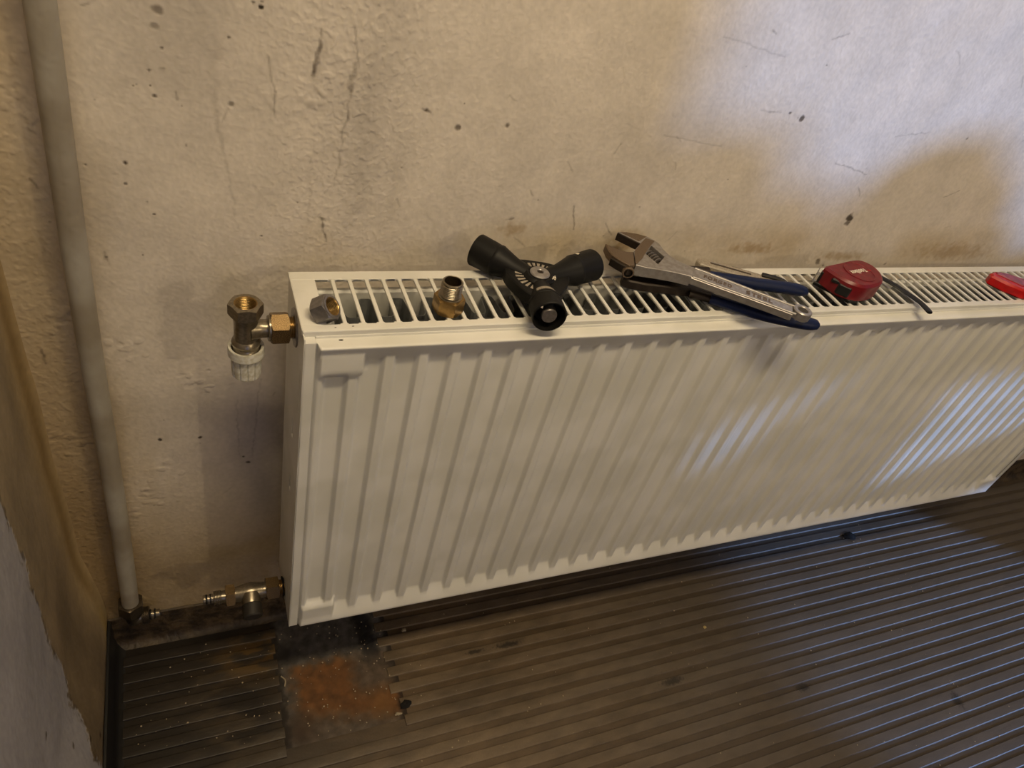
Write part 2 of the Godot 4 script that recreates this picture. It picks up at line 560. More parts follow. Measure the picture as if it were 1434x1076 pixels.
func wall_maps() -> Array:
	var W := 1680
	var H := 960
	var s := 800.0      # pixels per metre; x from -0.25, y from 1.2 down
	var col := Image.create(W, H, false, Image.FORMAT_RGB8)
	var hgt := Image.create(W, H, false, Image.FORMAT_RF)
	var n1 := noise(0.004, 11, 5)
	var n2 := noise(0.03, 12, 3)
	var n3 := noise(0.14, 13, 2)
	var n6 := noise(0.15, 16, 3)
	var n4 := noise(0.012, 14, 4)
	var n5 := noise(0.25, 15, 2)
	var base := Color(0.855, 0.82, 0.775)
	for y in H:
		var wy := 1.2 - y / s
		for x in W:
			var wx := x / s - 0.25
			var big := n1.get_noise_2d(x, y)
			var v4 := n4.get_noise_2d(x * 1.6, y * 0.5)
			var c := base * (1.0 + 0.055 * big + 0.03 * v4)
			# yellowish film in the corner and behind the radiator, dirty bottom strip
			var yel := 0.30 * smoothstep(0.13, 0.0, wx + 0.25 + 0.03 * v4) + 0.32 * smoothstep(0.05, 0.0, absf(wy - 0.70)) * smoothstep(-0.1, 0.6, big + 0.25) * smoothstep(0.0, 0.05, wx)
			yel += 0.34 * smoothstep(0.32, 0.08, wy + 0.05 * v4) * smoothstep(-0.5, 0.4, v4)
			c = c.lerp(Color(0.60, 0.50, 0.30), clampf(yel, 0.0, 0.7))
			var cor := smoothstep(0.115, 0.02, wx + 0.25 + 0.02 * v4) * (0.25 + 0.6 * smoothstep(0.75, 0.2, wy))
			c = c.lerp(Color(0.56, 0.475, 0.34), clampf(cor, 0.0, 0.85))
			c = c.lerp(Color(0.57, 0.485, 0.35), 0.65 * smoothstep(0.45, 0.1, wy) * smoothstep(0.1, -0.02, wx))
			# grey smear left of the radiator and in the upper left
			var g := 0.42 * exp(-pow((wx + 0.016) / 0.028, 2) - pow((wy - 0.325 + 0.6 * (wx + 0.016)) / 0.075, 2))
			g += 0.30 * exp(-pow((wx + 0.085) / 0.045, 2)) * smoothstep(0.72, 0.9, wy)
			g += 0.16 * exp(-pow((wx - 0.066 - 0.08 * (wy - 0.75)) / 0.03, 2)) * smoothstep(0.66, 0.8, wy)
			c = c.lerp(Color(0.50, 0.48, 0.46), clampf(g * (0.8 + 0.5 * v4), 0.0, 0.6))
			var grit := n3.get_noise_2d(x, y)
			c = c * (1.0 + 0.035 * grit + 0.03 * n2.get_noise_2d(x, y))
			c.a = 1.0
			col.set_pixel(x, y, c)
			# plaster relief: rougher in a band left of centre and in the corner
			var rough := 0.28 + 0.9 * exp(-pow((wx - 0.055) / 0.07, 2)) * smoothstep(0.5, 0.8, wy) + 0.7 * smoothstep(0.10, 0.02, wx + 0.25)
			rough += 0.25 * smoothstep(0.55, 0.3, wy)
			var a := n6.get_noise_2d(x, y * 0.8)
			var lump := smoothstep(0.08, 0.34, a) * 0.55 + 0.35 * maxf(0.0, n2.get_noise_2d(x, y))
			hgt.set_pixel(x, y, Color(0.5 + 0.20 * rough * (lump + 0.35 * grit) + 0.25 * n4.get_noise_2d(x * 0.7, y * 0.7) + 0.05 * n5.get_noise_2d(x, y), 0, 0))
	var dark := Color(0.20, 0.17, 0.14)
	var P := func(wx: float, wy: float) -> Vector2: return Vector2((wx + 0.25) * s, (1.2 - wy) * s)
	var dots := [[-0.0969,0.8746,0.0017,0.50],[-0.1075,0.8562,0.0017,0.50],[-0.1052,0.8351,0.0020,0.60],[-0.0463,0.8330,0.0030,0.35],[-0.1174,0.8433,0.0011,0.60],[-0.1326,0.7752,0.0024,0.90],[-0.0472,0.8885,0.0017,0.60],[-0.0972,0.9025,0.0049,0.35],[-0.1006,0.8907,0.0033,0.25],[0.1598,0.8289,0.0035,0.50],[0.2098,0.8341,0.0035,0.55],[0.1253,0.8430,0.0027,0.70],[0.5734,0.8711,0.0041,0.60]]
	dots += [[0.7419,0.7427,0.0078,0.70],[0.7421,0.7349,0.0059,0.50],[-0.0223,0.9148,0.0023,1.00],[-0.0218,0.9185,0.0011,0.90],[-0.0287,0.9171,0.0017,0.40],[-0.0361,0.3738,0.0036,0.60],[-0.0893,0.4262,0.0025,0.80],[-0.1327,0.4288,0.0033,0.80],[-0.1195,0.8425,0.0009,0.60],[-0.1076,0.8437,0.0009,0.60],[-0.1627,0.7722,0.0018,0.40],[-0.1342,0.7550,0.0019,0.50],[-0.0420,0.3842,0.0018,0.60],[0.5529,0.8762,0.0024,0.50],[0.8693,0.6678,0.0032,0.40]]
	dots += [[0.0108,0.7426,0.0014,0.50],[0.0130,0.7380,0.0010,0.60],[0.8672,0.8662,0.0028,0.40],[-0.1142,0.7259,0.0013,0.60],[-0.0217,0.7047,0.0014,0.60],[-0.1274,0.6823,0.0013,0.60],[-0.1578,0.6799,0.0020,0.60],[0.7314,0.6720,0.0061,0.45],[0.7451,0.6659,0.0031,0.40]]
	for d in dots:
		var p: Vector2 = P.call(d[0], d[1])
		blot(col, p.x, p.y, d[2] * s, d[2] * s * 0.9, dark, d[3] * 1.1, n2, 0.75, 0.3)
		blot(hgt, p.x, p.y, d[2] * s, d[2] * s, Color(0.2, 0, 0), 0.5, n2, 0.3, 0.4)
	var st := [[0.0236,0.9058,0.0217,0.8622,0.0030,0.55],[0.0207,0.8831,0.0199,0.8632,0.0018,0.60],[0.0533,0.9100,0.0576,0.8750,0.0018,0.35],[0.0549,0.8778,0.0535,0.8494,0.0044,0.40],[0.0535,0.8494,0.0491,0.8054,0.0019,0.35],[0.0491,0.8054,0.0455,0.7615,0.0014,0.30],[0.0339,0.7276,0.0404,0.6989,0.0021,0.60],[0.0318,0.7275,0.0376,0.7236,0.0021,0.60]]
	st += [[0.3118,0.7484,0.3226,0.7173,0.0010,0.90],[0.3604,0.7266,0.3751,0.7104,0.0013,0.60],[-0.0624,0.8527,-0.0572,0.8113,0.0048,0.22],[-0.0580,0.8208,-0.0507,0.7715,0.0031,0.22],[-0.0507,0.7715,-0.0432,0.7124,0.0027,0.22],[-0.0177,0.8760,-0.0153,0.8645,0.0012,0.50],[-0.0147,0.8646,-0.0095,0.8247,0.0018,0.35],[0.2532,0.7655,0.2583,0.7589,0.0012,0.50],[0.2340,0.7265,0.2434,0.7303,0.0024,0.50]]
	st += [[0.2484,0.7067,0.2660,0.6937,0.0010,0.40],[0.1221,0.8455,0.1294,0.8392,0.0020,0.70],[0.5611,0.9574,0.5815,0.9657,0.0015,0.50],[0.6617,0.8200,0.7269,0.8077,0.0014,0.50],[0.7369,0.8610,0.7885,0.8694,0.0014,0.30],[0.8947,0.7809,0.9211,0.7932,0.0012,0.50],[0.7239,0.7892,0.7374,0.7761,0.0014,0.50],[0.4786,0.9570,0.4842,0.9541,0.0015,0.60],[0.5099,0.8743,0.5402,0.8760,0.0016,0.35]]
	st += [[-0.2050,0.7570,-0.2012,0.7494,0.0018,0.60],[-0.2278,0.5720,-0.2266,0.5532,0.0035,0.70],[-0.1591,0.6838,-0.1574,0.6736,0.0026,0.50],[-0.0963,0.5115,-0.0850,0.5190,0.0016,0.40],[0.0261,0.8924,0.0205,0.8369,0.0061,0.12],[-0.0900,0.8407,-0.0888,0.8336,0.0007,0.70],[-0.0996,0.8587,-0.0955,0.8586,0.0006,0.50],[-0.0571,0.8938,-0.0571,0.8485,0.0069,0.10],[0.0679,0.8972,0.0739,0.7311,0.0146,0.10]]
	st += [[0.0668,0.7700,0.0579,0.7059,0.0128,0.10],[0.1043,0.8091,0.1031,0.7319,0.0099,0.08],[-0.0485,0.4843,-0.0461,0.3849,0.0017,0.25],[-0.0211,0.5154,-0.0318,0.3826,0.0017,0.25],[0.0248,0.8254,0.0185,0.6257,0.0021,0.12],[0.4206,0.9445,0.5106,0.9331,0.0007,0.25],[0.3961,0.8369,0.4777,0.8298,0.0008,0.30],[0.3457,0.8253,0.3414,0.8127,0.0008,0.40],[0.7525,0.9675,0.7721,0.9530,0.0017,0.30],[-0.1486,0.8989,-0.1428,0.9016,0.0008,0.50]]
	for d in st:
		stroke(col, P.call(d[0], d[1]), P.call(d[2], d[3]), d[4] * s * (1.7 if d[4] > 0.0013 else 1.0), dark, d[5] * (1.7 if d[4] > 0.0017 and d[5] > 0.3 else 1.0), n2)
		stroke(hgt, P.call(d[0], d[1]), P.call(d[2], d[3]), d[4] * s, Color(0.25, 0, 0), d[5] * 0.6, n2)
	# brown rubbing marks just above the grille
	for d in [[0.60, 0.694, 0.05, 0.012, 0.35], [0.77, 0.682, 0.06, 0.010, 0.30], [0.40, 0.700, 0.03, 0.02, 0.35], [0.245, 0.716, 0.022, 0.012, 0.3], [1.0, 0.69, 0.12, 0.02, 0.25]]:
		var p: Vector2 = P.call(d[0], d[1])
		blot(col, p.x, p.y, d[2] * s, d[3] * s, Color(0.48, 0.34, 0.16), d[4], n2, 0.5, 0.1)
	# small random flecks and hairline cracks
	for i in 150:
		var p: Vector2 = P.call(rng.randf_range(-0.24, 1.3), rng.randf_range(0.1, 1.1))
		if rng.randf() < 0.6: blot(col, p.x, p.y, rng.randf_range(0.6, 1.5), rng.randf_range(0.6, 1.3), dark, rng.randf_range(0.2, 0.5), n2, 0.2, 0.3)
		else:
			stroke(col, p, p + Vector2(rng.randf_range(-9, 9), rng.randf_range(-12, 12)), 0.8, dark, rng.randf_range(0.12, 0.35), n2)
			stroke(hgt, p, p + Vector2(rng.randf_range(-9, 9), rng.randf_range(-12, 12)), 1.4, Color(0.75, 0, 0), 0.4, n2)
	# flaked plaster spots
	for d in [[-0.206, 0.605], [-0.15, 0.565], [-0.17, 0.36], [-0.155, 0.33], [-0.19, 0.31], [-0.13, 0.37], [-0.21, 0.84], [-0.2, 0.82], [-0.225, 0.46], [-0.215, 0.42], [0.03, 0.86], [0.035, 0.835], [-0.09, 0.513]]:
		for k in 7:
			var p: Vector2 = P.call(d[0] + rng.randf_range(-0.02, 0.02), d[1] + rng.randf_range(-0.02, 0.02))
			blot(hgt, p.x, p.y, rng.randf_range(2, 7), rng.randf_range(2, 5), Color(1.0 if rng.randf() < 0.6 else 0.1, 0, 0), 0.35, n2, 0.5, 0.5)
	return [ImageTexture.create_from_image(col), ImageTexture.create_from_image(hgt)]

func room() -> void:
	var maps := wall_maps()
	var wm := flat(Color.WHITE, 0.85)
	wm.albedo_texture = maps[0]
	wm.heightmap_enabled = true
	wm.heightmap_texture = maps[1]
	wm.heightmap_scale = 0.30
	wm.metallic_specular = 0.3
	wm.texture_repeat = false
	var wav := noise(6.0, 51, 3)
	var wuv := func(p: Vector3) -> Vector2: return Vector2((p.x + 0.25) / 2.1, (1.2 - p.y) / 1.2)
	var nx := 290; var ny := 246
	var g := grid(nx, ny, func(i: int, j: int) -> Vector3:
		var x := -0.30 + i * 0.01; var y := -0.02 + j * 0.0102
		return Vector3(x, y, WZ + 0.0016 * wav.get_noise_2d(x, y) - 0.0008), wuv)
	var w := put("wall_back", g, wm)
	structure(w, "stained beige plaster wall behind the radiator")
	obj("core", box(Vector3(-0.45, -0.12, -0.34), Vector3(2.8, 2.62, -0.146)), M.room, w)
	# left wall: yellowish near the corner, grey repainted field nearer the camera
	var L := 640
	var lim := Image.create(L, L, false, Image.FORMAT_RGB8)      # u: z from -0.2 to 0.6, v: y from 1.2 down to 0
	var lh := Image.create(L, L, false, Image.FORMAT_RF)
	var n1 := noise(0.01, 61, 5)
	var n2 := noise(0.06, 62, 3)
	for y in L:
		for x in L:
			var z := -0.2 + 0.8 * x / L
			var wy := 1.2 - 1.2 * y / L
			var edge := 0.027 + 0.05 * smoothstep(0.26, 0.08, wy) + 0.012 * n2.get_noise_2d(x * 0.4, y * 0.5) + 0.006 * n2.get_noise_2d(x * 3.0, y * 3.0)
			var k := smoothstep(edge - 0.0035, edge + 0.0035, z)
			var tan_ := Color(0.45, 0.39, 0.30).lerp(Color(0.58, 0.52, 0.42), smoothstep(0.1, 0.6, wy)) * (1.0 + 0.22 * n1.get_noise_2d(x, y * 0.5))
			tan_ = tan_.lerp(Color(0.68, 0.60, 0.46), smoothstep(-0.06, -0.125, z) * 0.85)
			var yel := exp(-pow((z + 0.118) / 0.012, 2))
			tan_ = tan_.lerp(Color(0.62, 0.52, 0.27), yel * 0.6 * smoothstep(0.16, 0.08, wy))
			tan_ = tan_.lerp(Color(0.36, 0.27, 0.13), 0.45 * exp(-pow((z + 0.128) / 0.010, 2)) * smoothstep(0.1, 0.2, wy))
			var c := tan_.lerp(Color(0.60, 0.59, 0.60) * (1.0 + 0.1 * n1.get_noise_2d(x * 0.6, y * 0.6)), k)
			var rim := exp(-pow((z - edge) / 0.004, 2)) * smoothstep(-0.1, 0.4, n2.get_noise_2d(x * 1.4, y * 0.8))
			c = c.lerp(Color(0.22, 0.18, 0.13), rim * 0.55)
			c = c * (1.0 + 0.05 * n2.get_noise_2d(x * 2.0, y * 2.0))
			lim.set_pixel(x, y, c)
			lh.set_pixel(x, y, Color(0.45 + 0.18 * n1.get_noise_2d(x * 2, y * 2) + 0.05 * n2.get_noise_2d(x * 3, y * 3) - 0.25 * k, 0, 0))
	for d in [[0.085, 0.19], [0.10, 0.11], [0.06, 0.14], [0.12, 0.3], [0.04, 0.10], [0.02, 0.085]]:
		blot(lim, (d[0] + 0.2) / 0.8 * L, (1.2 - d[1]) / 1.2 * L, 4, 2, Color(0.2, 0.16, 0.12), 0.6, n2, 0.4, 0.4)
		blot(lh, (d[0] + 0.2) / 0.8 * L, (1.2 - d[1]) / 1.2 * L, 4, 2, Color(0, 0, 0), 0.6, n2, 0.4, 0.4)
	stroke(lim, Vector2((0.03 + 0.2) / 0.8 * L, (1.2 - 0.069) / 1.2 * L), Vector2((0.2 + 0.2) / 0.8 * L, (1.2 - 0.072) / 1.2 * L), 2.0, Color(0.12, 0.09, 0.06), 0.9, n2)
	var lm := flat(Color.WHITE, 0.85)
	lm.albedo_texture = ImageTexture.create_from_image(lim)
	lm.heightmap_enabled = true
	lm.heightmap_texture = ImageTexture.create_from_image(lh)
	lm.heightmap_scale = 0.5
	lm.metallic_specular = 0.3
	lm.texture_repeat = false
	var luv := func(p: Vector3) -> Vector2: return Vector2((p.z + 0.2) / 0.8, (1.2 - p.y) / 1.2)
	var lg := grid(150, 130, func(i: int, j: int) -> Vector3:
		var z := 3.3 - (3.3 - WZ) * (1.0 - pow(1.0 - i / 149.0, 3.0)) - 0.004
		var y := -0.02 + 2.54 * pow(j / 129.0, 1.8)
		var x := -0.247 + 0.020 * smoothstep(0.24, 0.085, y) - 0.006 * smoothstep(0.078, 0.066, y) + 0.0016 * wav.get_noise_2d(z + 7.0, y)
		var s := z - WZ
		if s < 0.03: x += pow((0.03 - s) / 0.03, 2.0) * 0.007 * smoothstep(0.07, 0.2, y)
		return Vector3(x, y, z), luv)
	var wl := put("wall_left", lg, lm)
	structure(wl, "left wall with yellowed corner and grey repainted field")
	obj("core", box(Vector3(-0.45, -0.12, -0.14), Vector3(-0.252, 2.62, 3.5)), M.room, wl)
	structure(obj("ceiling", box(Vector3(-0.45, 2.3, -0.34), Vector3(2.8, 2.42, 3.5)), M.room), "pale ceiling of the room")
	structure(obj("wall_front", plate(Vector2(-0.45, -0.12), Vector2(2.8, 2.42), 3.3, 3.5, [[-0.15, 0.85, 0.75, 2.05]]), M.room), "pale wall behind the camera with a second window opening")
	# right wall with the window opening (z 0.2..0.78, y 0.86..2.1)
	var pr := plate(Vector2(-3.4, -0.1), Vector2(0.25, 2.42), -0.075, 0.075, [[-1.75, 0.87, -0.78, 2.2], [-1.80, 0.40, -0.84, 0.80]])
	structure(obj("wall_right", xf(pr, Transform3D(Basis(Vector3(0, 0, -1), Vector3.UP, Vector3(1, 0, 0)), Vector3(2.675, 0, 0))), M.room), "pale right wall with the window opening")

func window() -> void:
	var fm := flat(Color(0.82, 0.82, 0.80), 0.4)
	var glass := StandardMaterial3D.new()
	glass.albedo_color = Color(1, 1, 1, 0.04)
	glass.transparency = BaseMaterial3D.TRANSPARENCY_ALPHA
	glass.roughness = 0.02
	var fr := plate(Vector2(-1.75, 0.86), Vector2(-0.78, 2.2), -0.025, 0.025, [[-1.715, 0.895, -0.815, 2.165]])
	fr.append_array(plate(Vector2(-1.80, 0.40), Vector2(-0.84, 0.80), -0.025, 0.025, [[-1.78, 0.42, -0.86, 0.78]]))
	var t := Transform3D(Basis(Vector3(0, 0, -1), Vector3.UP, Vector3(1, 0, 0)), Vector3(2.69, 0, 0))
	var w := obj("window_1", xf(fr, t), fm)
	structure(w, "white framed window in the right wall with a low pane beneath")
	obj("pane", box(Vector3(2.688, 0.895, 0.815), Vector3(2.692, 2.165, 1.715), 0.0004), glass, w)
	obj("pane", box(Vector3(2.688, 0.42, 0.86), Vector3(2.692, 0.78, 1.78), 0.0004), glass, w)
	obj("window_sill", box(Vector3(2.40, 0.84, 0.74), Vector3(2.665, 0.87, 1.79), 0.004), fm, w)
	# second window, behind the camera
	var f2 := plate(Vector2(-0.15, 0.85), Vector2(0.75, 2.05), 3.37, 3.43, [[-0.11, 0.89, 0.71, 2.01]])
	var w2 := obj("window_2", f2, fm)
	structure(w2, "white framed window behind the camera")
	obj("pane", box(Vector3(-0.11, 0.89, 3.398), Vector3(0.71, 2.01, 3.402), 0.0004), glass, w2)
	# curtain gathered to one side, with a sagging upper hem across the middle
	var top := [[0.80, 1.24], [1.00, 1.29], [1.06, 1.40], [1.16, 1.56], [1.25, 1.60], [1.29, 1.60], [1.32, 1.575], [1.35, 1.52], [1.385, 1.60], [1.43, 1.61], [1.46, 1.68], [1.50, 1.73], [1.57, 1.745], [1.60, 2.22], [1.80, 2.22]]
	var hem := [[0.80, 1.05], [1.00, 1.09], [1.20, 1.17], [1.47, 1.33], [1.80, 1.345]]
	var at := func(l: Array, z: float) -> float:
		for k in l.size() - 1:
			if z >= l[k][0] - 1e-5 and z <= l[k + 1][0] + 1e-5: return lerpf(l[k][1], l[k + 1][1], (z - l[k][0]) / (l[k + 1][0] - l[k][0]))
		return l[0][1]
	var g := grid(110, 14, func(i: int, j: int) -> Vector3:
		var z := 1.80 - 1.0 * i / 109.0
		return Vector3(2.575 + 0.010 * sin(z * 70.0), lerpf(at.call(hem, z), at.call(top, z), j / 13.0), z))
	var c := put("curtain", g, flat(Color(0.45, 0.40, 0.33), 0.9))
	tag(c, "brown curtain hanging across the middle of the right window", "curtain")
	var fp := obj("cardboard_carton", rbox(Vector3(0.10, 0.40, 0.24), 0.004), flat(Color(0.5, 0.38, 0.24), 0.85))
	fp.position = Vector3(2.50, 1.07, 1.352)
	tag(fp, "tall brown carton standing on the right window sill", "carton")
	var tin := obj("storage_tin", rbox(Vector3(0.10, 0.34, 0.14), 0.006), flat(Color(0.3, 0.33, 0.36), 0.5))
	tin.position = Vector3(2.50, 1.04, 1.545)
	tag(tin, "grey storage tin beside the carton on the right window sill", "tin")

# =====================================================================  floor
func floor_mat() -> void:
	var W := 2048; var H := 820
	var s := 1000.0     # x from -0.25, z from -0.15
	var col := Image.create(W, H, false, Image.FORMAT_RGB8)
	var hgt := Image.create(W, H, false, Image.FORMAT_RF)
	var n1 := noise(0.006, 71, 5)
	var n2 := noise(0.05, 72, 4)
	var n3 := noise(0.3, 73, 2)
	var n4 := noise(0.02, 74, 4)
	for y in H:
		var z := -0.15 + y / s
		for x in W:
			var wx := x / s - 0.25
			var a := n1.get_noise_2d(x * 0.6, y * 1.5)
			var b := n2.get_noise_2d(x * 0.35, y)
			var f := n3.get_noise_2d(x, y)
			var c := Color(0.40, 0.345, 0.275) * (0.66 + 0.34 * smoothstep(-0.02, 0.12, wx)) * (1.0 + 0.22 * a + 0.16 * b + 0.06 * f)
			# fresher dark rubber towards the right
			c = c.lerp(Color(0.30, 0.285, 0.275), 0.7 * smoothstep(0.25, 1.0, wx + 0.25 * a))
			# black soot in the corner, ochre dust left of the hole
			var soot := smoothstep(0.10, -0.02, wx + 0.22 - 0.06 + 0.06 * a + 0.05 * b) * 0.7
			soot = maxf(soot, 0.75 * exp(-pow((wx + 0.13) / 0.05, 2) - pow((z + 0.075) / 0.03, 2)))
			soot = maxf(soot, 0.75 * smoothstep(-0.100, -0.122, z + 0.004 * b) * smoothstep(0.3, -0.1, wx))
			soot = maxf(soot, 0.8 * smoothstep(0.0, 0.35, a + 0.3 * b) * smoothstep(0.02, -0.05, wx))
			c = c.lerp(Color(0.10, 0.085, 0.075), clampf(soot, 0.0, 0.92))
			var och := exp(-pow((wx + 0.03) / 0.06, 2) - pow((z + 0.075) / 0.035, 2)) * smoothstep(-0.2, 0.3, b + 0.1)
			c = c.lerp(Color(0.46, 0.34, 0.15), 0.7 * och)
			c.a = 1.0
			col.set_pixel(x, y, c)
			hgt.set_pixel(x, y, Color(0.5 + 0.3 * b + 0.12 * f, 0, 0))
	for i in 420:    # scuffs along the ribs
		var p := Vector2(rng.randf_range(200, 2000), rng.randf_range(0, H))
		stroke(col, p, p + Vector2(rng.randf_range(10, 60), rng.randf_range(-1, 1)), rng.randf_range(0.8, 2.5), Color(0.12, 0.10, 0.08) if rng.randf() < 0.7 else Color(0.5, 0.45, 0.36), rng.randf_range(0.1, 0.3), n2)
	for d in [[0.36, 0.001, 0.03, 0.006], [0.30, 0.0, 0.02, 0.005], [0.86, 0.20, 0.02, 0.01], [0.62, 0.13, 0.03, 0.008], [1.16, 0.30, 0.012, 0.02]]:
		blot(col, (d[0] + 0.25) * s, (d[1] + 0.15) * s, d[2] * s, d[3] * s, Color(0.10, 0.085, 0.07), 0.6, n2, 0.5, 0.3)
	var fm := flat(Color.WHITE, 0.40)
	fm.albedo_texture = ImageTexture.create_from_image(col)
	fm.heightmap_enabled = true
	fm.heightmap_texture = ImageTexture.create_from_image(hgt)
	fm.heightmap_scale = 0.05
	fm.metallic_specular = 0.5
	fm.texture_repeat = false
	var gm: StandardMaterial3D = fm.duplicate()
	gm.albedo_color = Color(0.86, 0.83, 0.79)
	var fuv := func(p: Vector3) -> Vector2: return Vector2((p.x + 0.25) / 2.048, (p.z + 0.15) / 0.82)
	var bz := grid(240, 90, func(i: int, j: int) -> Vector3: return Vector3(-0.24 + 2.9 * i / 239.0, 0.0, 3.35 - (3.35 + 0.145) * (1.0 - pow(1.0 - j / 89.0, 2.2))), fuv)
	var fl := put("floor", bz, gm)
	structure(fl, "dirty brown ribbed rubber floor covering")
	obj("slab", box(Vector3(-0.45, -0.12, -0.34), Vector3(2.8, -0.002, 3.5)), M.room, fl)
	# ribs: 15.6 mm wide, 26.2 mm apart, each a part
	var pitch := 0.0262
	var rn := noise(30.0, 81, 2)
	for k in range(-1, 28):
		var z1 := -0.0962 + pitch * k
		var z0 := z1 - 0.0156
		if z0 < -0.128: continue
		var spans := [[-0.2135, 2.59]]
		if z1 > -0.11 and z0 < 0.078:
			var lx := -0.003 - 0.006 * clampf((z0 + 0.1) / 0.17, 0.0, 1.0) + 0.003 * rn.get_noise_2d(z0, 3.0)
			var rx := 0.153 + 0.012 * smoothstep(0.0, 0.07, z0) + 0.005 * rn.get_noise_2d(z0, 9.0)
			spans = [[-0.2135, lx], [rx, 2.59]]
		for sp in spans:
			obj("rib", rib(sp[0], sp[1], z0, z1, rn), fm, fl, 50.0, fuv)
	var far := PackedVector3Array()     # ribs in front of the picture
	for k in range(28, 64):
		far.append_array(rib(-0.2135, 2.59, -0.0962 + pitch * k - 0.0156, -0.0962 + pitch * k, rn))
	obj("far_ribs", far, fm, fl, 50.0, fuv).set_meta("kind", "stuff")
	# the bare patch
	var pn := noise(60.0, 91, 4)
	var pim := Image.create(400, 440, false, Image.FORMAT_RGB8)     # 0.5 mm a pixel from x = -0.012, z = -0.128
	for y in 440:
		for x in 400:
			var wx := -0.012 + x * 0.0005; var z := -0.128 + y * 0.0005
			var b := n2.get_noise_2d(x * 0.5, y * 0.5)
			var b2 := n4.get_noise_2d(x, y)
			var f := n3.get_noise_2d(x, y)
			var c := Color(0.31, 0.295, 0.28) * (1.0 + 0.30 * b + 0.12 * f)
			var rust := smoothstep(-0.052, -0.028, z + 0.010 * b2) * (1.0 - 0.8 * smoothstep(0.030, 0.066, z + 0.012 * b2 - 0.22 * (wx - 0.07)))
			rust *= smoothstep(-0.004, 0.030, wx + 0.010 * b2) * (1.0 - 0.7 * smoothstep(0.088, 0.115, wx + 0.012 * b2) * smoothstep(0.040, 0.005, z))
			c = c.lerp(Color(0.41, 0.265, 0.125) * (1.0 + 0.22 * b2 + 0.14 * b), clampf(rust, 0.0, 1.0) * 0.95)
			c = c.lerp(Color(0.48, 0.34, 0.17), 0.55 * exp(-pow((wx - 0.138) / 0.018, 2) - pow((z - 0.045) / 0.02, 2)))
			c = c.lerp(Color(0.22, 0.155, 0.10), 0.7 * exp(-pow((wx - 0.012) / 0.022, 2) - pow((z - 0.055) / 0.025, 2)))
			c = c.lerp(Color(0.09, 0.08, 0.075), 0.85 * exp(-pow((wx - 0.006) / 0.014, 2) - pow((z + 0.065) / 0.016, 2)))
			c = c.lerp(Color(0.075, 0.07, 0.07), 0.85 * smoothstep(0.018, 0.006, absf(wx - 0.130 - 0.10 * (z + 0.10)) + 0.004 * b) * smoothstep(-0.01, -0.05, z))
			c = c.lerp(Color(0.10, 0.075, 0.055), 0.7 * smoothstep(0.010, 0.0, minf(wx + 0.006 + 0.004 * b, 0.166 - wx + 0.004 * b)))
			c.a = 1.0
			pim.set_pixel(x, y, c)
	var pm: StandardMaterial3D = flat(Color.WHITE, 0.8)
	pm.albedo_texture = ImageTexture.create_from_image(pim)
	var puv := func(p: Vector3) -> Vector2: return Vector2((p.x + 0.012) / 0.2, (p.z + 0.128) / 0.22)
	var pg := grid(74, 84, func(i: int, j: int) -> Vector3:
		var x := -0.009 + 0.179 * i / 73.0; var z := 0.0765 - 0.2025 * j / 83.0
		var h := 0.0008 + 0.0009 * pn.get_noise_2d(x, z)
		h += 0.0032 * exp(-pow((x - 0.130 - 0.10 * (z + 0.10)) / 0.011, 2)) * smoothstep(-0.02, -0.06, z) * (0.6 + 0.8 * absf(pn.get_noise_2d(x * 2.0, z * 2.0)))
		var e := minf(minf(x + 0.009, 0.170 - x), minf(z + 0.126, 0.0765 - z))
		return Vector3(x, h * smoothstep(0.0, 0.004, e) + 0.0002, z), puv)
	var bp := put("bare_patch", pg, pm, fl)
	bp.set_meta("label", "torn out rusty patch without floor covering")
	# coved dark skirting strips
	var sk := textured(Color(0.33, 0.28, 0.22), 0.6, 0.0, noise_tex(0.02, 5, Color(0.55, 0.52, 0.48), Color(1, 0.98, 0.92), 95), 6.0, 0.08, noise_tex(0.06, 4, Color.BLACK, Color.WHITE, 96))
	var prof := [Vector2(0.016, 0.0), Vector2(0.010, 0.002), Vector2(0.006, 0.007), Vector2(0.004, 0.016), Vector2(0.0035, 0.06), Vector2(0.0030, 0.066), Vector2(0.0, 0.067)]
	var cs := PackedVector3Array()
	var cl := PackedVector3Array()
	for i in 160:
		for k in prof.size() - 1:
			var xa := -0.235 + 2.83 * i / 160.0; var xb := -0.235 + 2.83 * (i + 1) / 160.0
			var wa := 0.0025 * rn.get_noise_2d(xa * 0.5, 4.0); var wb := 0.0025 * rn.get_noise_2d(xb * 0.5, 4.0)
			var p: Vector2 = prof[k]; var r: Vector2 = prof[k + 1]
			q(cs, Vector3(xa, p.y + wa * p.y * 14, WZ + p.x), Vector3(xb, p.y + wb * p.y * 14, WZ + p.x), Vector3(xb, r.y + wb * r.y * 14, WZ + r.x), Vector3(xa, r.y + wa * r.y * 14, WZ + r.x))
			var za := -0.138 + 3.43 * i / 160.0; var zb := -0.138 + 3.43 * (i + 1) / 160.0
			q(cl, Vector3(-0.2275 + p.x, p.y, zb), Vector3(-0.2275 + p.x, p.y, za), Vector3(-0.2275 + r.x, r.y, za), Vector3(-0.2275 + r.x, r.y, zb))
	structure(obj("baseboard_back", cs, sk, null, 60.0), "dark dusty coved rubber skirting along the back wall")
	var skl := flat(Color(0.085, 0.078, 0.072), 0.5)
	structure(obj("baseboard_left", cl, skl, null, 60.0), "black coved rubber skirting along the left wall")

